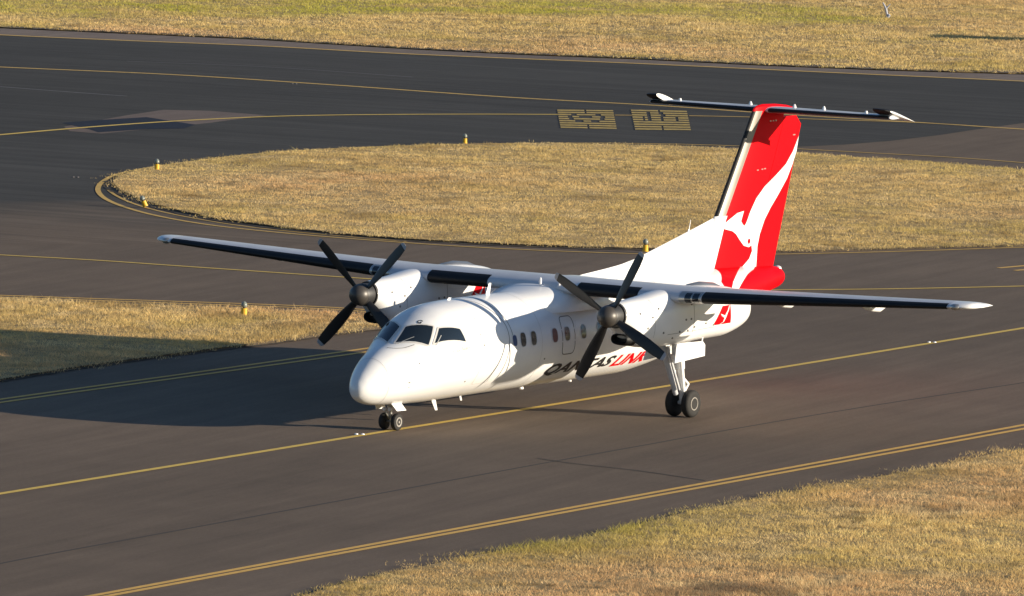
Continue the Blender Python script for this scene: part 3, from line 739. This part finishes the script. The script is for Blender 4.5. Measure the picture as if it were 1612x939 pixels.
# ---- wing
def naca(u, t):
    return 5*t*(.2969*math.sqrt(u)-.126*u-.3516*u*u+.2843*u**3-.1015*u**4)
def wing_sec(y):
    a = abs(y)
    xle = -8.45 if a <= 4.4 else -8.45-(a-4.4)*(9.16-8.45)/8.55
    xte = -10.91 if a <= 4.4 else -10.91+(a-4.4)*(10.91-10.53)/8.55
    zl = 3.29 if a <= 4.4 else 3.29+(a-4.4)*math.tan(R(2.2))
    t = .18 if a <= 4.4 else .18-(a-4.4)/8.55*.05
    return xle, xte, zl, t
def wing_pt(y, u, up, off=0):
    xle, xte, zl, t = wing_sec(y); c = xle-xte
    cam = .035*(1-(2*u-.9)**2) if u < .95 else .035*(1-(.95*2-.9)**2)*(1-u)/.05
    cam = max(cam, 0)-.0067*(1-u)
    z = zl+c*(cam*.9+(1 if up else -1)*naca(u, t)) - .02*c*u
    o = Vector((xle-u*c, y, z))
    if off:
        n = Vector((1-u*3 if u < .3 else 0, 0, (1 if up else -1)*(.25+u*4))).normalized(); o += n*off
    return o
US = [0, .003, .01, .025, .05, .08, .12, .18, .26, .36, .48, .6, .72, .84, .93, 1.0]
def wing_ring(y, sc=1.0, back=0.0):
    up = [wing_pt(y, u, True) for u in US]; lo = [wing_pt(y, u, False) for u in US[1:-1]]
    r = up+lo[::-1]
    if sc != 1:
        c = (up[0]+up[-1])/2; c = c+Vector((-back, 0, 0))
        r = [c+Vector(((p.x-c.x)*sc, p.y-c.y, (p.z-c.z)*sc)) for p in r]
    return [tuple(p) for p in r]
ys = [-12.45, -11, -9, -7, -5.2, -4.4, -3, -1.5, 0, 1.5, 3, 4.4, 5.2, 7, 9, 11, 12.45]
wing = obj('wing', fixn(loft([wing_ring(y) for y in ys])), WING_TOP, ac, True)
for sg in (1, -1):
    rr = [wing_ring(sg*12.455), wing_ring(sg*12.68, .99, 0), wing_ring(sg*12.88, .93, .03), wing_ring(sg*13.02, .78, .12), wing_ring(sg*13.09, .5, .25)]
    tp = obj('wing_tip', fixn(loft(rr)), WHITE, wing, True)
    bm = bmesh.new(); x, _, z, _t = wing_sec(sg*12.6)
    bmesh.ops.create_icosphere(bm, subdivisions=3, radius=1, matrix=Matrix.Translation((x-.10, sg*12.60, z+.0)) @ Matrix.Diagonal((.14, .16, .085, 1)))
    obj('position_light', bm, METAL, wing, True)
    # flap / aileron break lines and hinge fairings
    bm = bmesh.new()
    for y0, y1, u in ((1.5, 3.2, .74), (4.8, 8.6, .74), (8.75, 12.35, .76)):
        for a, b in ((y0, y1),):
            P = [wing_pt(sg*(a+(b-a)*k/8), u, True, .006) for k in range(9)]; Q = [wing_pt(sg*(a+(b-a)*k/8), u+.012, True, .006) for k in range(9)]
            v = [(bm.verts.new(p), bm.verts.new(q)) for p, q in zip(P, Q)]
            for k in range(8): bm.faces.new((v[k][0], v[k+1][0], v[k+1][1], v[k][1]))
    for y in (8.65, 4.75, 12.4):
        P = [wing_pt(sg*y, .74+.26*k/4, True, .006) for k in range(5)]
        v = [(bm.verts.new(p), bm.verts.new(p+Vector((0, .025, 0)))) for p in P]
        for k in range(4): bm.faces.new((v[k][0], v[k+1][0], v[k+1][1], v[k][1]))
    obj('flap_seam', bm, SEAM, wing)
    for y in (6.7, 9.5):
        bm = bmesh.new(); x0, x1, z, _t = wing_sec(y)
        rr = []
        for k, (x, h, w_) in enumerate(((x1+1.1, .01, .01), (x1+.8, .13, .05), (x1+.4, .21, .06), (x1+.05, .19, .055), (x1-.25, .09, .035), (x1-.36, .02, .01))):
            zz = z-.10+.03
            rr.append([(x, sg*y+w_*math.cos(a), zz-h*.5+h*.5*math.sin(a)-(.08 if k > 2 else .02)) for a in [2*math.pi*i/12 for i in range(12)]])
        obj('flap_fairing', fixn(loft(rr)), WHITE, wing, True)
# de-icing boots
def boot(y0, y1, u_up, u_lo, name='deicing_boot', m=BLACK, off=.006, parent=None):
    bm = bmesh.new(); n = max(2, int(abs(y1-y0)/.4)); rows = []
    uu = [(u_up*(1-k/6)**1.6, True) for k in range(6)]+[(0, True)]+[(u_lo*(k/6)**1.6, False) for k in range(1, 7)]
    for i in range(n+1):
        y = y0+(y1-y0)*i/n; rows.append([bm.verts.new(wing_pt(y, u, up, off)) for u, up in uu])
    for a, b in zip(rows[:-1], rows[1:]):
        for i in range(len(uu)-1): bm.faces.new((a[i], a[i+1], b[i+1], b[i]))
    return obj(name, fixn(bm), m, parent or wing, True)
for sg in (1, -1):
    boot(sg*1.42, sg*3.36, .10, .09); boot(sg*5.30, sg*12.40, .095, .09)
    boot(sg*4.62, sg*5.27, .09, .08, 'leading_edge_panel', METAL, .005)
    boot(sg*4.80, sg*4.98, .055, .05, 'landing_light', GLASS, .009); boot(sg*5.03, sg*5.21, .055, .05, 'landing_light', GLASS, .009)

# ---- nacelles, propellers, main gear
NS = [(6.50,3.27,2.60,.34),(6.72,3.30,2.44,.42),(7.15,3.33,2.10,.49),(7.7,3.37,2.02,.54),(8.4,3.45,1.99,.59),(9.3,3.50,1.99,.61),(10.1,3.50,2.02,.61),(10.7,3.48,2.03,.60),
      (11.3,3.42,2.04,.57),(11.9,3.33,2.12,.50),(12.4,3.20,2.24,.41),(12.75,3.06,2.40,.29),(12.88,2.90,2.56,.15)]
NA = np.array(NS)
def nsec(s): return [float(pchip(NA[:,0], NA[:,k], [s])[0]) for k in (1, 2, 3)]
def npt(s, th, yc, off=0):
    zt, zb, hw = nsec(s); p = 2.5
    cs, sn = math.cos(th), math.sin(th)
    k = min(1, max(0, (s-6.6)/.8)); e = 1-.2*k
    return Vector((-s, yc+(hw+off)*math.copysign(abs(sn)**e, sn), (zt+zb)/2+((zt-zb)/2+off)*math.copysign(abs(cs)**e, cs)))
def blade_bm(th, yc, xh=-6.22, zc=2.943, sense=-1):
    bm = bmesh.new(); rings = []
    rad = Vector((0, math.cos(th), math.sin(th))); ax = Vector((1, 0, 0)); tan = ax.cross(rad)*sense
    for r, c, t, pit in ((.16,.14,.11,35),(.30,.16,.09,32),(.45,.21,.06,28),(.7,.26,.042,24),(1.0,.30,.032,20),(1.35,.31,.026,17),(1.65,.29,.021,14),(1.88,.24,.016,12),(1.95,.19,.012,11),(1.98,.13,.008,11)):
        a = R(pit); cd = tan*math.cos(a)+ax*math.sin(a); nn = cd.cross(rad)
        o = Vector((xh, yc, zc))+rad*r
        rings.append([tuple(o+cd*c*(.5*math.cos(q))+nn*t*.5*math.sin(q)) for q in [2*math.pi*k/12 for k in range(12)]])
    return rings
for sg, ang in ((1, 1.064), (-1, .811)):
    yc = sg*3.94
    ss = list(np.linspace(6.5, 7.3, 10))+list(np.linspace(7.4, 12.3, 26))+list(np.linspace(12.35, 12.88, 9)); NN = 40
    nac = obj('nacelle', fixn(loft([[tuple(npt(s, 2*math.pi*i/NN, yc)) for i in range(NN)] for s in ss])), WHITE, ac, True)
    # front ring
    obj('cowl_ring', lathe([(-6.46, .30), (-6.46, .335), (-6.52, .345), (-6.52, .30)], 'X', (0, yc, 2.943), 32), DARK, nac, True)
    # chin intake: capsule scoop with black lip and dark throat
    def scoop(prof, m, name):
        rr = []
        for x, w_, h, z in prof:
            rr.append([(x, yc+w_*math.copysign(abs(math.cos(a))**.75, math.cos(a)), z+h*math.copysign(abs(math.sin(a))**.85, math.sin(a))) for a in [2*math.pi*i/28 for i in range(28)]])
        return obj(name, fixn(loft(rr)), m, nac, True)
    scoop([(-7.05, .30, .17, 2.27), (-7.5, .32, .2, 2.27), (-8.1, .30, .22, 2.28)], WHITE, 'intake_duct')
    lip = scoop([(-6.86, .20, .085, 2.30), (-6.72, .225, .105, 2.30), (-6.68, .25, .13, 2.30), (-6.72, .275, .15, 2.30), (-6.85, .295, .165, 2.29), (-7.12, .312, .178, 2.28)], BLACK, 'intake_lip')
    # exhaust stub on top rear
    rr = []
    for x, w_, zt in ((-9.8, .10, 3.45), (-10.1, .2, 3.53), (-10.6, .22, 3.56), (-11.2, .20, 3.50), (-11.6, .16, 3.36)):
        rr.append([(x, yc+w_*math.cos(a), 3.35+(zt-3.35)*max(0, math.sin(a))**.8) for a in [math.pi*i/14 for i in range(15)]])
    obj('exhaust_stub', fixn(loft(rr)), METAL, nac, True)
    # panel lines + fasteners
    def nline(pts, wd=.014):
        bm = bmesh.new()
        V = [npt(a, b, yc, .006) for a, b in pts]
        for p, q in zip(V[:-1], V[1:]):
            d = (q-p).normalized(); n_ = Vector((0, (p.y-yc), p.z-2.75)).normalized(); s_ = d.cross(n_).normalized()*wd/2
            bm.faces.new([bm.verts.new(v) for v in (p+s_, q+s_, q-s_, p-s_)])
        bmesh.ops.remove_doubles(bm, verts=bm.verts, dist=.004); obj('panel_seam', bm, SEAM, nac)
    for o_ in (1, -1):
        nline([(8.2+.3*k, o_*2.0) for k in range(9)]); nline([(9.4, o_*(1.0+.15*k)) for k in range(8)]); nline([(7.6, o_*(.5+.2*k)) for k in range(9)], .010)
        for (a, b) in ((9.0, 1.6), (9.25, 1.6), (9.15, 1.95), (9.45, 1.85), (8.75, 1.95), (10.0, 1.8), (9.3, 1.2), (7.0, 1.2), (7.3, 1.7), (7.8, 1.1), (8.0, 1.9), (7.5, 1.4), (10.4, 1.9), (8.5, 2.2)):
            p = npt(a, o_*b, yc, .006); obj('fastener', tube(bmesh.new(), p-Vector((0, .01, 0)), p+Vector((0, .01, 0)), .028, n=8), SEAM, nac)
    # red tail flags on both nacelle flanks with a small white emblem
    for o_ in (1, -1):
        bm = bmesh.new()
        def nxz(x, z, off):
            s = -x; zt, zb, hw = nsec(s); k = min(1, max(0, (s-6.6)/.8)); e = 1-.2*k
            c_ = max(-.999, min(.999, (z-(zt+zb)/2)/((zt-zb)/2))); cs = math.copysign(abs(c_)**(1/e), c_); sn = math.sqrt(max(0, 1-cs*cs))
            return Vector((x, yc+o_*((hw)*sn**e+off), z))
        Q = [(-10.83, 2.93), (-11.26, 2.93), (-11.32, 2.44), (-10.38, 2.44)]
        rows = []
        for j in range(9):
            v = j/8; a = np.array(Q[0])*(1-v)+np.array(Q[3])*v; b = np.array(Q[1])*(1-v)+np.array(Q[2])*v
            rows.append([bm.verts.new(nxz(*(a+(b-a)*i/6), .006)) for i in range(7)])
        for a, b in zip(rows[:-1], rows[1:]):
            for i in range(6): bm.faces.new((a[i], a[i+1], b[i+1], b[i]))
        fl = obj('flag_panel', bm, RED, nac)
        bm = bmesh.new(); path = [(-11.20, 2.92, .03), (-11.13, 2.80, .06), (-11.03, 2.70, .09), (-10.97, 2.60, .08), (-10.9, 2.50, .045), (-10.74, 2.45, .04)]
        vv = [(bm.verts.new(nxz(x-w_/2, z, .011)), bm.verts.new(nxz(x+w_/2, z, .011))) for x, z, w_ in path]
        for a, b in zip(vv[:-1], vv[1:]): bm.faces.new((a[0], a[1], b[1], b[0]))
        bm.faces.new([bm.verts.new(nxz(x, z, .011)) for x, z in ((-10.72, 2.73), (-10.98, 2.66), (-10.95, 2.60), (-10.80, 2.66))])
        obj('emblem', bm, WHITE, fl)
    # propeller
    prop = obj('propeller', lathe([(-6.46, .27), (-6.44, .30), (-6.16, .30), (-6.12, .285)], 'X', (0, yc, 2.943), 36), DARK, ac, True)
    obj('spinner', lathe([(-6.12, .285), (-6.06, .28), (-5.98, .25), (-5.91, .20), (-5.86, .14), (-5.83, .07), (-5.82, .01)], 'X', (0, yc, 2.943), 36), SPIN, prop, True)
    for k in range(4):
        rg = blade_bm(ang+k*math.pi/2, yc)
        b = obj('blade', fixn(loft(rg)), BLADE, prop, True)
        # silver band near the tip
        me = b.data; me.materials.append(TIPG)
        for f in me.polygons:
            rr_ = math.hypot(f.center.y-yc, f.center.z-2.943)
            if rr_ > 1.89: f.material_index = 1
    # main gear
    leg = obj('main_gear', tube(tube(bmesh.new(), (-9.9, yc, .40), (-9.72, yc, 1.45), .095), (-9.72, yc, 1.3), (-9.62, yc, 2.2), .13, .14), WHITE, ac, True)
    bm = bmesh.new(); tube(bm, (-9.9, yc-.34, .37), (-9.9, yc+.34, .37), .05)
    tube(bm, (-9.62, yc-.12, 1.15), (-9.55, yc-.12, 2.1), .055); tube(bm, (-9.70, yc+.14, .70), (-9.45, yc+.14, 1.95), .045)
    tube(bm, (-9.84, yc, .55), (-10.15, yc, .85), .035); tube(bm, (-10.15, yc, .85), (-9.8, yc, 1.1), .035)
    obj('brace', bm, WHITE, leg, True)
    bm = bmesh.new(); tube(bm, (-9.62, yc-.05, .62), (-8.85, yc-.05, 2.05), .07, .09); tube(bm, (-9.55, yc+.10, .75), (-8.9, yc+.10, 1.95), .035)
    obj('drag_strut', bm, WING_TOP, leg, True)
    bm = bmesh.new(); bmesh.ops.create_icosphere(bm, subdivisions=3, radius=1, matrix=Matrix.Translation((-9.15, yc+sg*.28, 1.86)) @ Matrix.Diagonal((.22, .14, .17, 1)))
    obj('door_actuator', bm, WHITE, leg, True)
    for o_ in (1, -1):
        bm = bmesh.new(); yy = yc+o_*.42
        pts = [(-8.84, 2.06), (-10.12, 2.03), (-10.22, 1.93), (-10.16, 1.64), (-8.66, 1.56)]
        vo = [bm.verts.new((x, yy+o_*(.02+.12*(2.06-z)), z)) for x, z in pts]; vi = [bm.verts.new((x, yy-o_*.015+o_*.12*(2.06-z), z)) for x, z in pts]
        bm.faces.new(vo); bm.faces.new(vi[::-1])
        for i in range(5): bm.faces.new((vo[i], vo[(i+1) % 5], vi[(i+1) % 5], vi[i]))
        obj('gear_door', fixn(bm), WHITE, leg)
    bm = bmesh.new(); tube(bm, (-10.05, yc+.44, 1.95), (-10.25, yc+.35, 2.10), .02); tube(bm, (-10.25, yc+.35, 2.10), (-10.2, yc+.3, 2.3), .02); obj('door_link', bm, WHITE, leg)
    for o_ in (1, -1):
        yw = yc+o_*.25
        obj('tyre', lathe([(-.115, .172), (-.12, .25), (-.115, .31), (-.085, .352), (-.04, .368), (.04, .368), (.085, .352), (.115, .31), (.12, .25), (.115, .172)], 'Y', (-9.9, yw, .368), 40), TYRE, leg, True)
        bm = lathe([(o_*.105, .01), (o_*.105, .06), (o_*.06, .075), (o_*.06, .12), (o_*.105, .135), (o_*.122, .155), (o_*.119, .175), (o_*.09, .195)], 'Y', (-9.9, yw, .368), 32)
        tube(bm, (-9.9, yw, .368), (-9.9, yw+o_*.11, .368), .055, .045); obj('wheel_rim', bm, RIM, leg, True)

# ---- nose gear
leg = obj('nose_gear', tube(tube(bmesh.new(), (-1.95, 0, .22), (-1.92, 0, .62), .045), (-1.92, 0, .5), (-1.90, 0, .95), .07), METAL, ac, True)
bm = bmesh.new(); tube(bm, (-1.95, -.26, .225), (-1.95, .26, .225), .03); tube(bm, (-1.87, 0, .30), (-1.70, 0, .48), .02); tube(bm, (-1.70, 0, .48), (-1.86, 0, .60), .02)
tube(bm, (-1.92, 0, .62), (-2.45, 0, .80), .03); obj('torque_link', bm, METAL, leg, True)
bm = bmesh.new(); tube(bm, (-1.80, -.09, .56), (-1.74, -.09, .56), .05); tube(bm, (-1.80, .09, .56), (-1.74, .09, .56), .05); obj('taxi_lamp', bm, LAMPG, leg, True)
for o_ in (1, -1):
    obj('tyre', lathe([(-.07, .12), (-.075, .16), (-.06, .205), (-.03, .222), (.03, .222), (.06, .205), (.075, .16), (.07, .12)], 'Y', (-1.95, o_*.19, .222), 32), TYRE, leg, True)
    bm = lathe([(o_*.06, .01), (o_*.06, .045), (o_*.04, .055), (o_*.04, .08), (o_*.073, .09), (o_*.08, .115), (o_*.076, .128), (o_*.05, .13)], 'Y', (-1.95, o_*.19, .222), 28)
    tube(bm, (-1.95, o_*.19, .222), (-1.95, o_*.27, .222), .032); obj('wheel_rim', bm, RIM, leg, True)
    bm = bmesh.new(); pts = [(-1.52, .80), (-1.98, .76), (-2.16, .52), (-1.74, .53)]
    vo = [bm.verts.new((x, o_*(.25+.35*(.78-z)), z)) for x, z in pts]; vi = [bm.verts.new((x, o_*(.23+.35*(.78-z)), z)) for x, z in pts]
    bm.faces.new(vo); bm.faces.new(vi[::-1])
    for i in range(4): bm.faces.new((vo[i], vo[(i+1) % 4], vi[(i+1) % 4], vi[i]))
    obj('gear_door', fixn(bm), WHITE, leg)

# ---- tail: fin, dorsal fillet, rudder
def fin_le(z): return -19.52+(7.52-z)*.6542
def fin_te(z): return -22.05+(6.94-z)*.3358 if z < 6.94 else -22.05+(z-6.94)*1.25
def fin_t(z): return .19-.016*(z-3)
def fin_y(x, z):
    le, te = fin_le(z), fin_te(min(z, 6.94)); u = min(1, max(0, (le-x)/(le-te)))
    return fin_t(z)*naca(u, 1.0)*2/1.0*1.0 if u > 0 else 0
zs = [2.6, 2.9, 3.1, 3.4, 3.8, 4.2, 4.6, 5, 5.4, 5.8, 6.2, 6.5, 6.8, 6.94, 7.1, 7.3, 7.5]
UF = [0, .005, .015, .03, .06, .1, .16, .24, .34, .46, .6]
def fin_ring(z, us):
    le, te0, te = fin_le(z), fin_te(min(z, 6.94)), fin_te(z)
    out = []
    for u in us:
        x = max(le+(te0-le)*u, te); out.append((x, fin_y(x, z), z))
    for u in us[::-1]:
        if u == 0: continue
        x = max(le+(te0-le)*u, te); out.append((x, -fin_y(x, z), z))
    return out
fin = obj('tail_fin', fixn(loft([fin_ring(z, UF) for z in zs])), RED, ac, True)
UR = [.605, .68, .76, .84, .92, 1.0]
rud = obj('rudder', fixn(loft([[(p[0], p[1], p[2]) for p in fin_ring(z, UR)] for z in [2.98, 3.4, 4, 4.6, 5.2, 5.8, 6.4, 6.8, 6.94, 7.1, 7.2]])), RED, ac, True)
def both_y(x, z):
    zt, zb, hw = fsec(-x); h = (zt-zb)/2; q = 1-((z-(zt+zb)/2)/h)**2
    return max(fin_y(x, z), hw*math.sqrt(q) if q > 0 else 0)
def side_poly(name, pts, m, off, parent, yfun, sg, cell=.16):
    bm = bmesh.new(); f = bm.faces.new([bm.verts.new((x, 0, z)) for x, z in pts])
    f.normal_update(); bmesh.ops.triangulate(bm, faces=[f])
    xs_ = [p[0] for p in pts]; zs_ = [p[1] for p in pts]
    for a in np.arange(min(xs_)+cell, max(xs_), cell): bmesh.ops.bisect_plane(bm, geom=bm.verts[:]+bm.edges[:]+bm.faces[:], plane_co=(a, 0, 0), plane_no=(1, 0, 0))
    for a in np.arange(min(zs_)+cell*2, max(zs_), cell*2): bmesh.ops.bisect_plane(bm, geom=bm.verts[:]+bm.edges[:]+bm.faces[:], plane_co=(0, 0, a), plane_no=(0, 0, 1))
    for v in bm.verts: v.co.y = sg*(yfun(v.co.x, v.co.z)+off)
    bmesh.ops.recalc_face_normals(bm, faces=bm.faces)
    return obj(name, bm, m, parent, False)
def strip_le(u0m, u1m, z0, z1, m, off, name, wrap=True):
    """strip along the fin leading edge, from u0m to u1m metres behind it, both sides"""
    bm = bmesh.new(); rows = []
    for k in range(25):
        z = z0+(z1-z0)*k/24; le = fin_le(z); r = []
        ds = [u1m*(1-j/7)**1.7 for j in range(7)] if wrap else [u1m+(u0m-u1m)*j/3 for j in range(4)]
        if wrap:
            r = [(le-d, fin_y(le-d, z)+off, z) for d in ds]+[(le+off, 0, z)]+[(le-d, -fin_y(le-d, z)-off, z) for d in ds[::-1]]
            rows.append([bm.verts.new(p) for p in r])
        else:
            rows.append([[bm.verts.new((le-d, s*(fin_y(le-d, z)+off), z)) for d in ds] for s in (1, -1)])
    for a, b in zip(rows[:-1], rows[1:]):
        if wrap:
            for i in range(len(a)-1): bm.faces.new((a[i], a[i+1], b[i+1], b[i]))
        else:
            for s in (0, 1):
                for i in range(3): bm.faces.new((a[s][i], a[s][i+1], b[s][i+1], b[s][i]))
    return obj(name, fixn(bm), m, fin, True)
strip_le(0, .42, 2.62, 4.60, WHITE, .009, 'white_root')
strip_le(0, .075, 4.60, 7.42, BLACK, .008, 'deicing_boot')
strip_le(.075, .35, 4.60, 7.42, STRIP, .006, 'leading_edge_strip', False)
for sg in (1, -1):
    side_poly('white_panel', [(fin_le(4.60)-.02, 4.60), (-17.98, 4.60), (-17.93, 4.42), (-17.33, 3.14), (-17.60, 2.92), (-17.75, 2.62), (fin_le(2.62)-.02, 2.62), (fin_le(3.6)-.02, 3.6)][::-1], WHITE, .006, fin, fin_y, sg)
    # white leaping-animal emblem of the livery, traced on fin and rudder
    EXZ = [(-21.934, 6.612), (-21.605, 6.197), (-21.196, 5.855), (-20.572, 5.561), (-19.962, 5.3), (-19.507, 4.997), (-19.194, 4.653), (-19.01, 4.38), (-18.898, 4.269), (-18.792, 4.315), (-18.7, 4.413), (-18.843, 4.688), (-18.5, 4.649), (-18.127, 4.5), (-17.84, 4.372), (-17.873, 4.24), (-18.236, 4.166), (-18.432, 4.074), (-18.642, 3.89), (-18.875, 3.716), (-19.164, 3.656), (-19.326, 3.698), (-19.367, 3.536), (-19.217, 3.328), (-18.82, 3.124), (-19.651, 3.051), (-19.667, 3.329), (-19.679, 3.66), (-19.792, 3.984), (-20.041, 4.366), (-20.369, 4.676), (-20.841, 5.045), (-21.317, 5.448), (-21.619, 5.829), (-21.828, 6.184)]
    CURL = (-19.165, 3.822)
    side_poly('emblem', EXZ, WHITE, .010, fin, fin_y, sg, .12)
    Lf = [(18.9,.10),(18.6,.30),(17.9,.666),(17.31,.961),(16.99,1.19),(16.7,1.4)]; Rt = [(19.75,.10),(19.09,.538),(18.38,.794),(17.68,1.115),(17.35,1.288),(17.05,1.48)]
    bm = bmesh.new(); prv = None
    for k in range(21):
        t = k/4; i = min(4, int(t)); fr = t-i; a = np.array(Lf[i])*(1-fr)+np.array(Lf[i+1])*fr; b = np.array(Rt[i])*(1-fr)+np.array(Rt[i+1])*fr
        row = [bm.verts.new(fpt(*(a+(b-a)*j/5*np.array([1, 1])), .008)) if sg > 0 else bm.verts.new(fpt((a+(b-a)*j/5)[0], -(a+(b-a)*j/5)[1], .008)) for j in range(6)]
        if prv:
            for j in range(5): bm.faces.new((prv[j], prv[j+1], row[j+1], row[j]))
        prv = row
    obj('emblem', fixn(bm), WHITE, body)
    cx, cz = CURL
    side_poly('emblem_curl', [(cx+.075*math.cos(a), cz+.075*math.sin(a)) for a in [2*math.pi*k/14 for k in range(14)]], RED, .015, fin, fin_y, sg, .5)
# dorsal fillet
DT = [(10.2, 3.36), (10.9, 3.44), (12.08, 3.52), (12.8, 3.58), (13.56, 3.69), (15.0, 4.00), (16.5, 4.33), (17.6, 4.575)]
rings = []
for s in np.linspace(10.2, 17.75, 32):
    zt = float(np.interp(s, [a for a, b in DT], [b for a, b in DT])) if s < 17.6 else 4.575-(s-17.6)*3
    k = max(0, s-11.75)/6; w0 = .10+.10*k; wt_ = .03+.01*k; q = max(0, (s-16.2)/1.55); w0 *= 1-.75*q; wt_ *= 1-.6*q
    rings.append([(-s, -w0, 2.95), (-s, -w0*.75, 2.95+(zt-2.95)*.35), (-s, -wt_*1.8, 2.95+(zt-2.95)*.8), (-s, -wt_*.8, zt-.02), (-s, 0, zt), (-s, wt_*.8, zt-.02), (-s, wt_*1.8, 2.95+(zt-2.95)*.8), (-s, w0*.75, 2.95+(zt-2.95)*.35), (-s, w0, 2.95)])
obj('dorsal_fin', fixn(loft(rings)), WHITE, ac, True)
bm = bmesh.new(); tube(bm, (-16.25, 0, 4.25), (-16.35, 0, 4.58), .012, .006, 8); tube(bm, (-16.25, 0, 4.25), (-16.26, 0, 4.33), .03, .02, 8); obj('whip_antenna', bm, WHITE, ac)
# tail cone light
bm = bmesh.new(); bmesh.ops.create_icosphere(bm, subdivisions=2, radius=1, matrix=Matrix.Translation((-20.98, 0, 2.93)) @ Matrix.Diagonal((.10, .13, .09, 1))); obj('tail_light', bm, LAMPG, ac, True)

# ---- tailplane
def tp_sec(y):
    a = abs(y)/3.96; return -19.92-.36*a, -21.32+.12*a, 7.43, .125
def tp_pt(y, u, up, off=0, xle=None, xte=None):
    l_, t_, z, th = tp_sec(y); l_ = xle or l_; t_ = xte or t_; c = l_-t_
    return Vector((l_-u*c+(off if u < .02 else 0), y, z+(1 if up else -1)*(naca(u, th)*c+off)))
def tp_ring(y, umax, sc=1):
    us = [u for u in US if u <= umax]; up = [tp_pt(y, u, True) for u in us]; lo = [tp_pt(y, u, False) for u in us[1:]]
    return [tuple(Vector((p.x, p.y, 7.43+(p.z-7.43)*sc))) for p in up+lo[::-1]]
tpl = obj('tailplane', fixn(loft([tp_ring(y, .6) for y in (-3.93, -3.9, -3, -2, -1, 0, 1, 2, 3, 3.9, 3.93)])), WING_TOP, ac, True)
for sg in (1, -1):
    # elevator drooped about its hinge, with a tip horn that rises in front
    hinge = Vector((-20.76, 0, 7.43)); rot = Matrix.Rotation(R(14), 4, 'Y')
    def erot(p): 
        q = Vector(p)-hinge; q = Matrix.Rotation(R(-15), 4, 'Y') @ q; return tuple(q+hinge)
    rr = []
    for y in (.22, 1, 2, 3, 3.52):
        us = [.615, .7, .8, .9, 1.0]; up = [tp_pt(sg*y, u, True) for u in us]; lo = [tp_pt(sg*y, u, False) for u in us[:-1]]
        rr.append([erot(p) for p in up+lo[::-1]])
    el = obj('elevator', fixn(loft(rr)), WING_TOP, ac, True)
    rr = []
    for y, xl, xt, sc in ((3.54, -19.98, -21.40, 1), (3.75, -20.0, -21.44, 1), (3.90, -20.04, -21.5, .9), (3.99, -20.18, -21.55, .6), (4.02, -20.4, -21.55, .3)):
        up, lo = [], []
        for u in US:
            c = xl-xt; z = naca(u, .10*sc)*c; up.append((xl-u*c, sg*y, 7.46+z)); lo.append((xl-u*c, sg*y, 7.46-z))
        rr.append([erot(p) for p in up+lo[1:-1][::-1]])
    hb = fixn(loft(rr)); horn = obj('elevator_horn', hb, [WHITE, BLACK], el, True)
    for f in horn.data.polygons:
        if f.center.x > -20.42 and abs(f.center.y) < 4.0: f.material_index = 1
    bm = bmesh.new(); rows = []
    uu = [(.07*(1-k/6)**1.6, True) for k in range(6)]+[(0, True)]+[(.06*(k/6)**1.6, False) for k in range(1, 7)]
    for i in range(13):
        y = sg*(.2+3.7*i/12); rows.append([bm.verts.new(tp_pt(y, u, up, .006)) for u, up in uu])
    for a, b in zip(rows[:-1], rows[1:]):
        for i in range(len(uu)-1): bm.faces.new((a[i], a[i+1], b[i+1], b[i]))
    obj('deicing_boot', fixn(bm), BLACK, tpl, True)
    for y in (.72, 1.68) if sg > 0 else (.72,):
        bm = lathe([(7.46, .06), (7.54, .05), (7.61, .02)], 'Z', (-20.5, sg*y, 0), 12); obj('hinge_cover', bm, WHITE, tpl, True)
    bm = lathe([(7.46, .06), (7.56, .03)], 'Z', (-20.5, sg*3.05, 0), 12); obj('hinge_cover', bm, WHITE, tpl, True)
# red cap fairing on the fin top
rr = []
for x, w_, zt, zb in ((-19.56, .03, 7.53, 7.46), (-19.68, .07, 7.57, 7.4), (-19.95, .10, 7.60, 7.36), (-20.6, .10, 7.58, 7.34), (-21.2, .08, 7.52, 7.3), (-21.6, .03, 7.44, 7.34)):
    rr.append([(x, w_*math.cos(a), (zt+zb)/2+(zt-zb)/2*math.sin(a)) for a in [2*math.pi*i/20 for i in range(20)]])
obj('fin_cap', fixn(loft(rr)), RED, ac, True)
bm = bmesh.new()
for x in (-20.2, -20.35, -20.5): box(bm, (x, fin_y(x, 7.0)+.012, 7.12), (.07, .01, .035))
for x in (-19.55, -19.8, -19.95): box(bm, (x, fin_y(x, 5.75)+.008, 5.78+(-19.5-x)*.05), (.09, .012, .03))
box(bm, (-21.6, fin_y(-21.6, 6.6)+.02, 6.66), (.12, .02, .03))
obj('fin_fitting', bm, METAL, fin)
